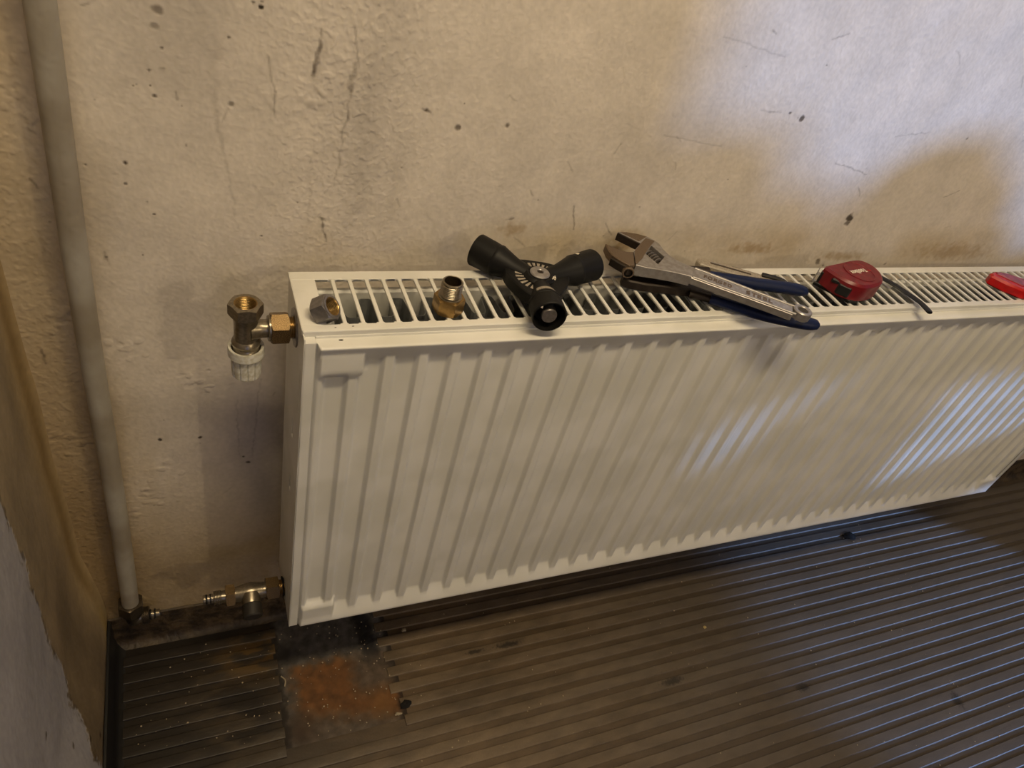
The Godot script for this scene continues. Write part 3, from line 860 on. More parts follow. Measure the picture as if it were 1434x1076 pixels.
func rib(x0: float, x1: float, z0: float, z1: float, rn: FastNoiseLite) -> PackedVector3Array:
	var s := PackedVector3Array()
	var h := 0.0029
	var prof := [Vector2(z1 + 0.0008, 0.0), Vector2(z1 + 0.0001, h * 0.72), Vector2(z1 - 0.0009, h), Vector2(z0 + 0.0009, h), Vector2(z0 - 0.0001, h * 0.72), Vector2(z0 - 0.0008, 0.0)]
	var n := maxi(2, int((x1 - x0) / 0.03))
	for i in n:
		var xa := lerpf(x0, x1, float(i) / n); var xb := lerpf(x0, x1, float(i + 1) / n)
		for k in 5:
			var a: Vector2 = prof[k]; var b: Vector2 = prof[k + 1]
			var da := 0.0005 * rn.get_noise_2d(xa * 0.5, z0 * 3.0); var db := 0.0005 * rn.get_noise_2d(xb * 0.5, z0 * 3.0)
			q(s, Vector3(xa, a.y, a.x + da), Vector3(xb, a.y, a.x + db), Vector3(xb, b.y, b.x + db), Vector3(xa, b.y, b.x + da))
	for e in [[x0, -1.0, 0], [x1, 1.0, n]]:
		var de := 0.0005 * rn.get_noise_2d(e[0] * 0.5, z0 * 3.0)
		for k in range(1, 5):
			var a := Vector3(e[0], prof[0].y, prof[0].x + de); var b := Vector3(e[0], prof[k].y, prof[k].x + de); var c := Vector3(e[0], prof[k + 1].y, prof[k + 1].x + de)
			if e[1] > 0: s.append_array([a, b, c])
			else: s.append_array([a, c, b])
	return s

func floor_bits() -> void:
	# pale plaster crumbs too small to count one by one
	var cm := finish(lathe([[0.0, -0.5], [0.4, -0.3], [0.5, 0.05], [0.3, 0.4], [0.0, 0.5]], 6), 10.0)
	var mm := MultiMesh.new()
	mm.transform_format = MultiMesh.TRANSFORM_3D
	mm.mesh = cm
	mm.instance_count = 330
	for i in 330:
		var x: float; var z: float
		if i < 110:
			x = rng.randf_range(0.0, 0.16); z = rng.randf_range(-0.10, 0.075)
		elif i < 170:
			x = rng.randf_range(-0.2, 0.0); z = rng.randf_range(-0.11, 0.06)
		else:
			x = rng.randf_range(0.15, 1.3); z = rng.randf_range(-0.1, 0.45)
		var r := rng.randf_range(0.0004, 0.0014)
		var b := Basis.from_euler(Vector3(rng.randf() * TAU, rng.randf() * TAU, 0)).scaled(Vector3(r, r * 0.7, r) * 2.0)
		mm.set_instance_transform(i, Transform3D(b, Vector3(x, 0.0043 + r * 0.4, z)))
	var mi := MultiMeshInstance3D.new()
	mi.name = "plaster_crumbs"
	mi.multimesh = mm
	mi.material_override = flat(Color(0.66, 0.60, 0.50), 0.9)
	add_child(mi)
	tag(mi, "tiny pale plaster crumbs strewn over the ribbed floor", "crumbs")
	mi.set_meta("kind", "stuff")
	# larger single bits
	var bit := func(called: String, label: String, cat: String, at: Vector3, r: Vector3, mat: Material, sd: int, grp := "") -> void:
		var nz := noise(900.0 * 0.003 / r.x, sd, 2)
		var s := lathe([[0.0, 0.0], [0.55, 0.02], [0.95, 0.25], [0.8, 0.65], [0.4, 0.95], [0.0, 1.0]], 12)
		for i in s.size():
			var k := 1.0 + 0.7 * nz.get_noise_3d(s[i].x * 0.9, s[i].y * 0.9, s[i].z * 0.9)
			s[i] = Vector3(s[i].x * k, s[i].y, s[i].z * k) * r
		var o := obj(called, s, mat, null, 30.0)
		o.position = at
		tag(o, label, cat, grp)
	var pale := flat(Color(0.62, 0.57, 0.48), 0.9)
	var dirt := textured(Color(0.07, 0.06, 0.05), 0.9, 0.0, noise_tex(0.05, 3, Color(0.4, 0.4, 0.4), Color.WHITE, 97), 60.0)
	bit.call("dirt_clump", "dark crumbly dirt clump on the bluish ribs near the far radiator corner", "dirt", Vector3(1.205, 0.0042, -0.062), Vector3(0.014, 0.004, 0.010), dirt, 1)
	bit.call("plaster_chip", "pale angular plaster chip on a rib right of the rusty patch", "chip", Vector3(0.196, 0.0042, -0.062), Vector3(0.004, 0.003, 0.0035), pale, 2)
	bit.call("plaster_chip", "round yellowish chip on the ribs below the middle of the radiator", "chip", Vector3(0.735, 0.0042, 0.055), Vector3(0.0035, 0.003, 0.003), flat(Color(0.70, 0.62, 0.42), 0.8), 3)
	bit.call("plaster_chip", "pale chip lying at the front right corner of the rusty patch", "chip", Vector3(0.155, 0.0042, 0.069), Vector3(0.005, 0.003, 0.003), pale, 4)
	bit.call("tar_lump", "black tar lump at the torn rib end beside the rusty patch", "lump", Vector3(0.170, 0.0020, 0.058), Vector3(0.010, 0.004, 0.007), dirt, 5)
	var cv := obj("wood_shaving", tube(smooth_path([Vector3(-0.002, 0.004, -0.03), Vector3(0.003, 0.005, -0.022), Vector3(0.001, 0.004, -0.013)], 9), [0.0011], 7), pale)
	tag(cv, "small curled pale shaving at the left edge of the rusty patch", "shaving")

# =====================================================================  radiator
func radiator() -> void:
	var t := thing("panel_radiator", "long white ribbed panel radiator with slotted top grille on the wall", "radiator", Vector3.ZERO)
	var P := 1.0 / 30.0
	var X0 := 0.0550
	# front panel: recesses between pressed ridges, headers above and below
	var xs := PackedFloat32Array()
	xs.append(0.0112)
	for v in [0.012, 0.0135, 0.015]: xs.append(v)
	for i in range(-1, 41):
		for o in [-0.0170, -0.0155, -0.0140, -0.0125, -0.0115, -0.0100, -0.0065, -0.0048, -0.0036, -0.0022, -0.0008, 0.0006, 0.0030, 0.0080, 0.0130]:
			var x: float = X0 + P * i + o
			if x > 0.016 and x < 1.3842: xs.append(x)
	for v in [1.385, 1.3865, 1.388, 1.3888]: xs.append(v)
	var ridge := func(x: float) -> float:
		var u := fposmod(x - X0 + 0.0175, P) - 0.0175
		if u < -0.0165 or u > 0.0005: return 0.0
		if u < -0.0115: return smoothstep(-0.0165, -0.0115, u)
		if u > -0.0043: return smoothstep(0.0005, -0.0043, u)
		return 1.0
	var rows := [[0.2000, 0.0010], [0.2022, 0.0040], [0.2045, 0.0052], [0.2080, 0.0048], [0.2150, 0.0022], [0.2200, 0.0], [0.2255, -0.0022], [0.2310, -0.0045], [0.2350, -0.0062], [0.2370, -0.0075], [0.2400, -0.02], [0.2430, -0.02], [0.2460, -0.02], [0.2490, -0.02], [0.2530, -0.02], [0.30, -0.02], [0.40, -0.02], [0.50, -0.02], [0.58, -0.02], [0.625, -0.02], [0.634, -0.02], [0.638, -0.02], [0.6420, -0.02], [0.6480, -0.02], [0.6520, -0.0066], [0.6545, -0.0051], [0.6575, -0.0034], [0.6605, -0.0018], [0.6640, 0.0], [0.6675, 0.0016], [0.6710, 0.0031], [0.6740, 0.0044], [0.6765, 0.0054], [0.6783, 0.0060], [0.6793, 0.0058], [0.6800, 0.0048], [0.6803, 0.0032], [0.6804, 0.0005], [0.6805, -0.0040], [0.6806, -0.0100]]
	var h := func(x: float, j: int) -> float:
		var y: float = rows[j][0]
		var z := maxf(-0.0052 + 0.0052 * ridge.call(x), rows[j][1])
		# mounting pads in the four corners
		for c in [[0.0135, 0.0555], [1.3445, 1.3865]]:
			var ex: float = smoothstep(c[0] - 0.001, c[0] + 0.001, x) * smoothstep(c[1] + 0.002, c[1] - 0.001, x)
			z = maxf(z, -0.0064 + ex * (0.0098 * smoothstep(0.6365, 0.6435, y)))
			z = maxf(z, -0.0064 + ex * (0.0100 * smoothstep(0.2525, 0.2385, y)) * (1.0 if y < 0.2525 else 0.0))
		if y > 0.6690 or y < 0.2050: z = rows[j][1]
		if x < 0.0125 or x > 1.3875: z = minf(z, -0.002)
		return z
	var rr := []
	for e in rows: rr.append(e[0])
	# extra rows for the pads
	var fpn := grid(xs.size(), rows.size(), func(i: int, j: int) -> Vector3: return Vector3(xs[i], rows[j][0], h.call(xs[i], j)))
	var front := put("front_panel", fpn, M.white, t)
	front.set_meta("label", "front sheet pressed into vertical ridges")
	obj("back_sheet", box(Vector3(0.0115, 0.202, -0.0095), Vector3(1.3885, 0.6835, -0.0080), 0.0004), M.white, front)
	obj("back_panel", box(Vector3(0.0115, 0.202, -0.0985), Vector3(1.3885, 0.672, -0.0900), 0.002), M.white, t)
	# side covers: face with vent slots, front flange
	for e in [0, 1]:
		var holes := [[0.011, 0.585, 0.0135, 0.640], [0.0375, 0.432, 0.0455, 0.458], [0.0375, 0.52, 0.0455, 0.546], [0.011, 0.25, 0.0135, 0.30]]
		var pl := plate(Vector2(0.0, 0.2), Vector2(0.0995, 0.6865), -0.0006, 0.0006, holes)
		# plate x runs backwards from the front edge
		pl = xf(pl, Transform3D(Basis(Vector3(0, 0, -1), Vector3.UP, Vector3(1, 0, 0)), Vector3(0.0006 if e == 0 else 1.3994, 0, 0.0)))
		pl.append_array(box(Vector3(0.0 if e == 0 else 1.3893, 0.2, -0.0012), Vector3(0.0107 if e == 0 else 1.4, 0.6825, 0.0), 0.0005))
		pl.append_array(box(Vector3(0.0 if e == 0 else 1.3893, 0.6800, -0.0110), Vector3(0.0107 if e == 0 else 1.4, 0.6825, -0.0002), 0.0004))
		obj("side_cover", pl, M.white, t)
	# top grille
	var ga := PackedVector3Array()
	var z0 := -0.0995; var z1 := -0.0095
	var sb := -0.0862; var sf := -0.0162
	var th := 0.0011
	ga.append_array(box(Vector3(0, TOP - th, z0), Vector3(1.4, TOP, sb), 0.0004))
	ga.append_array(box(Vector3(0, TOP - th, sf), Vector3(1.4, TOP, z1), 0.0002))
	ga.append_array(box(Vector3(0, TOP - th, sb), Vector3(0.0222, TOP, sf), 0.0002))
	ga.append_array(box(Vector3(1.3775, TOP - th, sb), Vector3(1.4, TOP, sf), 0.0002))
	# front lip rolled down and slightly under; side lips
	var lip := [Vector2(z1, TOP), Vector2(z1 + 0.0014, TOP - 0.0003), Vector2(z1 + 0.0020, TOP - 0.0010), Vector2(z1 + 0.0019, TOP - 0.0022), Vector2(z1 + 0.0002, TOP - 0.0096)]
	for k in lip.size() - 1:
		q(ga, Vector3(0, lip[k + 1].y, lip[k + 1].x), Vector3(1.4, lip[k + 1].y, lip[k + 1].x), Vector3(1.4, lip[k].y, lip[k].x), Vector3(0, lip[k].y, lip[k].x))
	ga.append_array(box(Vector3(-0.0008, TOP - 0.006, z0), Vector3(0.0006, TOP - 0.0002, z1), 0.0004))
	ga.append_array(box(Vector3(1.3994, TOP - 0.006, z0), Vector3(1.4008, TOP - 0.0002, z1), 0.0004))
	ga.append_array(box(Vector3(0, TOP - 0.012, z0), Vector3(1.4, TOP - th, z0 + 0.001), 0.0003))
	var grille := obj("top_grille", ga, M.white, t)
	var pb := (1.3775 - 0.0222) / 81.0
	var bw := 0.0039
	var prof2 := PackedVector2Array()
	var fil := 0.0026
	for e in [[sf, 1.0], [sb, -1.0]]:   # right flank upward along z, fillets at both ends
		pass
	var right := []
	for k in 6:
		var a := PI / 2.0 * k / 5.0
		right.append(Vector2(bw / 2 + fil - fil * sin(a), sf - (fil - fil * cos(a))))
	for k in 6:
		var a := PI / 2.0 * (5 - k) / 5.0
		right.append(Vector2(bw / 2 + fil - fil * sin(a), sb + (fil - fil * cos(a))))
	for p in right: prof2.append(p)
	right.reverse()
	for p in right: prof2.append(Vector2(-p.x, p.y))
	var bar := finish(slab(prof2, TOP - 0.0022, TOP, 0.0005), 34.0)
	for i in range(1, 81):
		var b := put("grille_bar", bar, M.white, grille)
		b.position = Vector3(0.0222 + pb * i, 0, 0)
	# convector sheets welded to both panels, seen through the slots
	for e in [[-0.0100, -0.040, 0.672], [-0.0885, -0.058, 0.664]]:
		var pts := []
		var n := 0
		var x := 0.040
		while x < 1.36:
			for o in [[0.0, 0.0], [0.004, 0.0], [0.0068, 0.06], [0.0092, 0.82], [0.0108, 0.96], [0.0135, 1.0], [0.0202, 1.0], [0.0228, 0.96], [0.0246, 0.82], [0.0270, 0.06], [0.0300, 0.0]]:
				pts.append(Vector2(x + o[0], lerpf(e[0], e[1], o[1])))
			x += P
			n += 1
		var s := PackedVector3Array()
		for k in pts.size() - 1:
			var a: Vector2 = pts[k]; var b: Vector2 = pts[k + 1]
			var off := Vector2(-(b - a).y, (b - a).x).normalized() * 0.0004
			q(s, Vector3(a.x, 0.23, a.y), Vector3(b.x, 0.23, b.y), Vector3(b.x, e[2], b.y), Vector3(a.x, e[2], a.y))
			a += off; b += off
			q(s, Vector3(b.x, 0.23, b.y), Vector3(a.x, 0.23, a.y), Vector3(a.x, e[2], a.y), Vector3(b.x, e[2], b.y))
			var a0: Vector2 = pts[k]; var b0: Vector2 = pts[k + 1]
			q(s, Vector3(a0.x, e[2], a0.y), Vector3(b0.x, e[2], b0.y), Vector3(b.x, e[2], b.y), Vector3(a.x, e[2], a.y))
		obj("convector_sheet", s, M.sheet, t, 40.0)
	# header tubes that join the panels at the left end
	for y in [0.661, 0.2185]:
		obj("connection_pipe", xf(lathe([[0.0, 0.0], [0.0145, 0.0], [0.0145, 0.03], [0.010, 0.034], [0.0, 0.034]], 28), Transform3D(along_x().basis, Vector3(0.0012, y, -0.05))), M.white, t)
	obj("rosette", xf(lathe([[0.0115, -0.001], [0.0185, -0.0008], [0.0195, 0.0002], [0.0185, 0.0014], [0.0115, 0.0016]], 36), Transform3D(along_x().basis.rotated(Vector3.UP, PI), Vector3(-0.0002, 0.661, -0.05))), M.chrome, t)
	for c in [[0.021, 0.676, 0.0062], [0.02, 0.6815, 0.0055]]:
		pass
	for c in [[0.0335, 0.6806, -0.0050, 0.0022], [0.0290, TOP + 0.0001, -0.0115, 0.0010], [0.0450, TOP + 0.0001, -0.0125, 0.0012]]:
		obj("paint_chip", moved(xf(lathe([[0.0, 0.0], [1.0, 0.0], [0.7, 0.25], [0.0, 0.3]], 9), Transform3D(Basis().scaled(Vector3(c[3], 0.0006, c[3] * 0.45)), Vector3.ZERO)), Vector3(c[0], c[1], c[2])), flat(Color(0.13, 0.07, 0.04), 0.8), t)

# =====================================================================  fittings
func upper_valve() -> void:
	var t := thing("radiator_valve", "nickel plated angle valve with white cap on upper left radiator connection", "valve", Vector3(-0.0440, 0.661, -0.05))
	# body along y, branch along +x
	var body := lathe([[0.0, -0.026], [0.0118, -0.026], [0.0128, -0.025], [0.0128, -0.0215], [0.0118, -0.0205], [0.0112, -0.0185], [0.0128, -0.0165], [0.0132, -0.0140], [0.0122, -0.0115], [0.0108, -0.0100], [0.0106, 0.006], [0.0110, 0.012], [0.0128, 0.0175], [0.0128, 0.020]], 40)
	body.append_array(xf(lathe([[0.0115, 0.0], [0.0098, 0.006], [0.0088, 0.0098], [0.0086, 0.0165], [0.0, 0.0165]], 32), along_x(Vector3(0.004, 0, 0))))
	obj("body", body, M.nickel, t, 30.0)
	var sock := moved(hexnut(0.0270, 0.0125, 0.0102), Vector3(0, 0.0175, 0))
	obj("inlet_socket", sock, M.nickel, t, 20.0)
	obj("inlet_thread", bore(0.0103, 0.0300, 0.010), M.brass, t, 20.0)
	obj("coupling_nut", xf(hexnut(0.0275, 0.0165, 0.011), along_x(Vector3(0.0215, 0, 0)) * Transform3D(Basis(Vector3.UP, PI / 6.0), Vector3.ZERO)), M.nickel_rough, t, 20.0)
	obj("nut_collar", xf(lathe([[0.0, 0.0], [0.0118, 0.0], [0.0125, 0.001], [0.0125, 0.003], [0.0, 0.003]], 32), along_x(Vector3(0.0190, 0, 0))), M.nickel, t)
	var tl := [[0.0, 0.0], [0.0102, 0.0]]
	tl.append_array(thread(0.0106, 0.0, 0.0062, 0.0018, 0.0006))
	tl.append_array([[0.0102, 0.0065], [0.0, 0.0065]])
	obj("tail_piece", xf(lathe(tl, 36), along_x(Vector3(0.0378, 0, 0))), M.brass, t, 24.0)
	# protective cap: collar and fluted grip
	var cap := lathe([[0.0135, -0.0205], [0.0150, -0.0200], [0.0162, -0.0195], [0.0166, -0.0210], [0.0166, -0.0290], [0.0160, -0.0300], [0.0, -0.0300]], 48)
	for i in range(0, cap.size(), 3):
		var u := cap[i]; cap[i] = cap[i + 1]; cap[i + 1] = u
	var pc := obj("protective_cap", cap, M.cap_white, t, 30.0)
	var fl := PackedVector3Array()
	var n := 96
	var rad := func(i: int, y: float) -> Vector3:
		var a := TAU * i / n
		var g := pow(absf(sin(a * 6.0)), 0.12)
		var r := (0.0128 + 0.0016 * g) * (1.0 - 0.06 * smoothstep(-0.034, -0.054, y))
		return Vector3(r * cos(a), y, r * sin(a))
	for i in n:
		q(fl, rad.call(i + 1, -0.0535), rad.call(i, -0.0535), rad.call(i, -0.0295), rad.call(i + 1, -0.0295))
		var b: Vector3 = rad.call(i, -0.0535); var c: Vector3 = rad.call(i + 1, -0.0535)
		var b2 := b * Vector3(0.92, 1, 0.92) + Vector3(0, -0.0015, 0); var c2 := c * Vector3(0.92, 1, 0.92) + Vector3(0, -0.0015, 0)
		q(fl, b, c, c2, b2)
		fl.append_array([b2, c2, Vector3(0, -0.055, 0)])
	for i in range(n * 2, 0): pass
	obj("fluted_grip", fl, M.cap_white, pc, 22.0)

func lower_valve() -> void:
	var t := thing("lockshield_valve", "tarnished brass return valve on lower left radiator connection, loose pipe end", "valve", Vector3(-0.1, 0.2185, -0.05))
	var X := func(x: float) -> Transform3D: return along_x(Vector3(x, 0, 0))
	obj("insert_tail", xf(lathe([[0.0, 0.0], [0.0055, 0.0], [0.0060, 0.001], [0.0060, 0.003], [0.0050, 0.0032], [0.0050, 0.005], [0.0060, 0.0052], [0.0060, 0.008], [0.0050, 0.0082], [0.0050, 0.0095], [0.0060, 0.0098], [0.0060, 0.012], [0.0, 0.012]], 28), X.call(0.0)), M.nickel, t, 25.0)
	for x in [0.0041, 0.0089]:
		obj("o_ring", xf(torus(0.0056, 0.0010), X.call(x)), M.rubber, t, 60.0)
	var th := [[0.0, 0.0], [0.0080, 0.0]]
	th.append_array(thread(0.0092, 0.0, 0.0090, 0.0018, 0.0009))
	th.append_array([[0.0088, 0.0093], [0.0075, 0.0095], [0.0075, 0.0165], [0.0, 0.0165]])
	obj("male_thread", xf(lathe(th, 36), X.call(0.0125)), M.nickel, t, 20.0)
	obj("hex_end", xf(hexnut(0.0265, 0.0115, 0.006), X.call(0.0270)), M.nickel_rough, t, 20.0)
	var b := xf(lathe([[0.0, 0.0], [0.0098, 0.0], [0.0102, 0.004], [0.0118, 0.013], [0.0128, 0.019], [0.0118, 0.025], [0.0104, 0.033], [0.0104, 0.040], [0.0, 0.040]], 40), X.call(0.0385))
	b.append_array(xf(lathe([[0.0125, 0.0], [0.0120, 0.008], [0.0112, 0.013], [0.0, 0.013]], 36), to_dir(Vector3(0, -0.25, 1), Vector3(0.0575, 0, 0.004))))
	obj("body", b, M.nickel, t, 30.0)
	obj("screw_cap", xf(lathe([[0.0, 0.0], [0.0116, 0.0], [0.0122, 0.001], [0.0122, 0.016], [0.0112, 0.0175], [0.0, 0.0178]], 40), to_dir(Vector3(0, -0.25, 1), Vector3(0.0575, -0.0032, 0.0165))), M.cap_dark, t, 30.0)
	obj("coupling_nut", xf(hexnut(0.0275, 0.0165, 0.0095), X.call(0.0765)), M.nickel_rough, t, 20.0)
	var tl := [[0.0, 0.0], [0.0094, 0.0]]
	tl.append_array(thread(0.0098, 0.0, 0.0085, 0.0018, 0.0007))
	tl.append_array([[0.0094, 0.0088], [0.0, 0.0088]])
	obj("tail_piece", xf(lathe(tl, 36), X.call(0.0925)), M.brass, t, 24.0)
	# ragged hemp sealing
	var hs := lathe([[0.0092, 0.0], [0.0125, 0.0002], [0.0135, 0.0011], [0.0122, 0.0020], [0.0092, 0.0022]], 30)
	var nz := noise(700.0, 5, 2)
	for i in hs.size():
		var k := 1.0 + 0.30 * nz.get_noise_3d(hs[i].x, hs[i].y * 0.2, hs[i].z) + (0.35 if hs[i].z > 0.010 and absf(hs[i].x) < 0.003 else 0.0)
		hs[i] = Vector3(hs[i].x * k, hs[i].y, hs[i].z * k)
	obj("hemp_seal", xf(hs, X.call(0.0972)), M.hemp, t, 20.0)

func torus(R: float, r: float, n := 28, m := 10) -> PackedVector3Array:
	var p := []
	for k in m + 1:
		var a := TAU * k / m
		p.append([R + r * cos(a), r * sin(a)])
	return lathe(p, n)

func riser() -> void:
	var top := Vector3(-0.1360, 2.298, WZ + 0.0225)
	var bot := Vector3(-0.1921, 0.1250, WZ + 0.0225)
	var t := thing("riser_pipe", "thin grey painted riser pipe with open elbow, left of the radiator", "pipe", bot)
	var d := top - bot
	var pts := []
	for i in 40: pts.append(d * i / 39.0 + Vector3(0.0012 * sin(i * 0.5), 0, 0.0006 * sin(i * 0.8)))
	obj("pipe", tube(pts, [0.0107], 28, Vector3(0, 0, 1)), M.pipe, t, 40.0)
	var nut := hexnut(0.0290, 0.0200, 0.0112)
	nut.append_array(lathe([[0.0145, 0.0], [0.0130, -0.006], [0.0, -0.006]], 36))
	obj("compression_nut", xf(moved(nut, Vector3(0, -0.008, 0)), to_dir(d, Vector3.ZERO)), M.dark_nickel, t, 20.0)
	obj("elbow", PackedVector3Array(moved(lathe([[0.0, -0.040], [0.006, -0.039], [0.0095, -0.034], [0.0105, -0.026], [0.0112, -0.010], [0.0, -0.010]], 32), Vector3(0.001, 0, 0))), M.dark_nickel, t, 30.0)
	obj("branch", xf(lathe([[0.0, 0.0], [0.0090, 0.0], [0.0085, 0.006], [0.0080, 0.013], [0.0, 0.013]], 28), along_x(Vector3(0.002, -0.0270, 0.001))), M.nickel, t, 30.0)
	var th := [[0.0, 0.0], [0.0118, 0.0]]
	th.append_array(thread(0.0124, 0.0, 0.0092, 0.0018, 0.0007))
	th.append_array([[0.0112, 0.0095], [0.0, 0.0095]])
	obj("knurled_nut", xf(lathe(th, 36), along_x(Vector3(0.0115, -0.0265, 0.001))), M.dark_nickel, t, 20.0)
	obj("insert_tail", xf(lathe([[0.0, 0.0], [0.0055, 0.0], [0.0055, 0.002], [0.0062, 0.0022], [0.0062, 0.006], [0.0052, 0.0062], [0.0052, 0.0075], [0.0062, 0.0078], [0.0062, 0.0125], [0.0055, 0.0135], [0.0040, 0.0136], [0.0, 0.0128]], 28), along_x(Vector3(0.0210, -0.0265, 0.001))), M.nickel, t, 25.0)
	for x in [0.0222, 0.0279]:
		obj("o_ring", xf(torus(0.0062, 0.0012), along_x(Vector3(x, -0.0265, 0.001))), M.rubber, t, 60.0)

func union_nut() -> void:
	# lies tipped on one flat with its mouth turned up to the right
	var ax := Vector3(0.64, 0.64, 0.38).normalized()
	var t := thing("union_nut", "loose grey union nut tipped on its side on the grille", "nut", Vector3(0.0230, TOP + 0.0115, -0.0252))
	var tr := to_dir(ax, Vector3.ZERO)
	tr = tr * Transform3D(Basis(Vector3.UP, 0.35), Vector3(0, -0.010, 0))
	tr = tr.scaled_local(Vector3.ONE * 0.84)
	var h := hexnut(0.0270, 0.0185, 0.0105)
	h.append_array(lathe([[0.0, -0.0030], [0.0085, -0.0030], [0.0118, 0.0005]], 40))
	h.append_array(moved(lathe([[0.0128, 0.0], [0.0126, 0.0012], [0.0105, 0.0014]], 40), Vector3(0, 0.0184, 0)))
	obj("shell", xf(h, tr), M.chrome, t, 18.0)
	obj("female_thread", xf(bore(0.0108, 0.0198, 0.003, 0.0020, 0.0011), tr), M.brass, t, 20.0)

func nipple() -> void:
	var t := thing("reducing_nipple", "short brass nipple with hex base and upright thread on the grille", "pipe fitting", Vector3(0.1415, TOP, -0.0330))
	var b := hexnut(0.0270, 0.0165, 0.0)
	obj("hex_base", xf(b, Transform3D(Basis(Vector3.UP, 0.62), Vector3.ZERO)), M.brass, t, 20.0)
	var p := [[0.0118, 0.0], [0.0118, 0.0012], [0.0096, 0.0018]]
	p.append_array(thread(0.0105, 0.0022, 0.0165, 0.00185, 0.0009))
	p.append_array([[0.0102, 0.0170], [0.0096, 0.0178], [0.0088, 0.0180], [0.0082, 0.0176], [0.0082, 0.0]])
	obj("male_thread", moved(lathe(p, 44), Vector3(0, 0.0160, 0)), M.nickel, t, 20.0)
	var bo := lathe([[0.0, 0.0], [0.0081, 0.0], [0.0081, 0.0335]], 36)
	for i in range(0, bo.size(), 3):
		var u := bo[i]; bo[i] = bo[i + 1]; bo[i + 1] = u
	obj("inner_bore", moved(bo, Vector3(0, 0.0005, 0)), M.dark_nickel, t, 30.0)

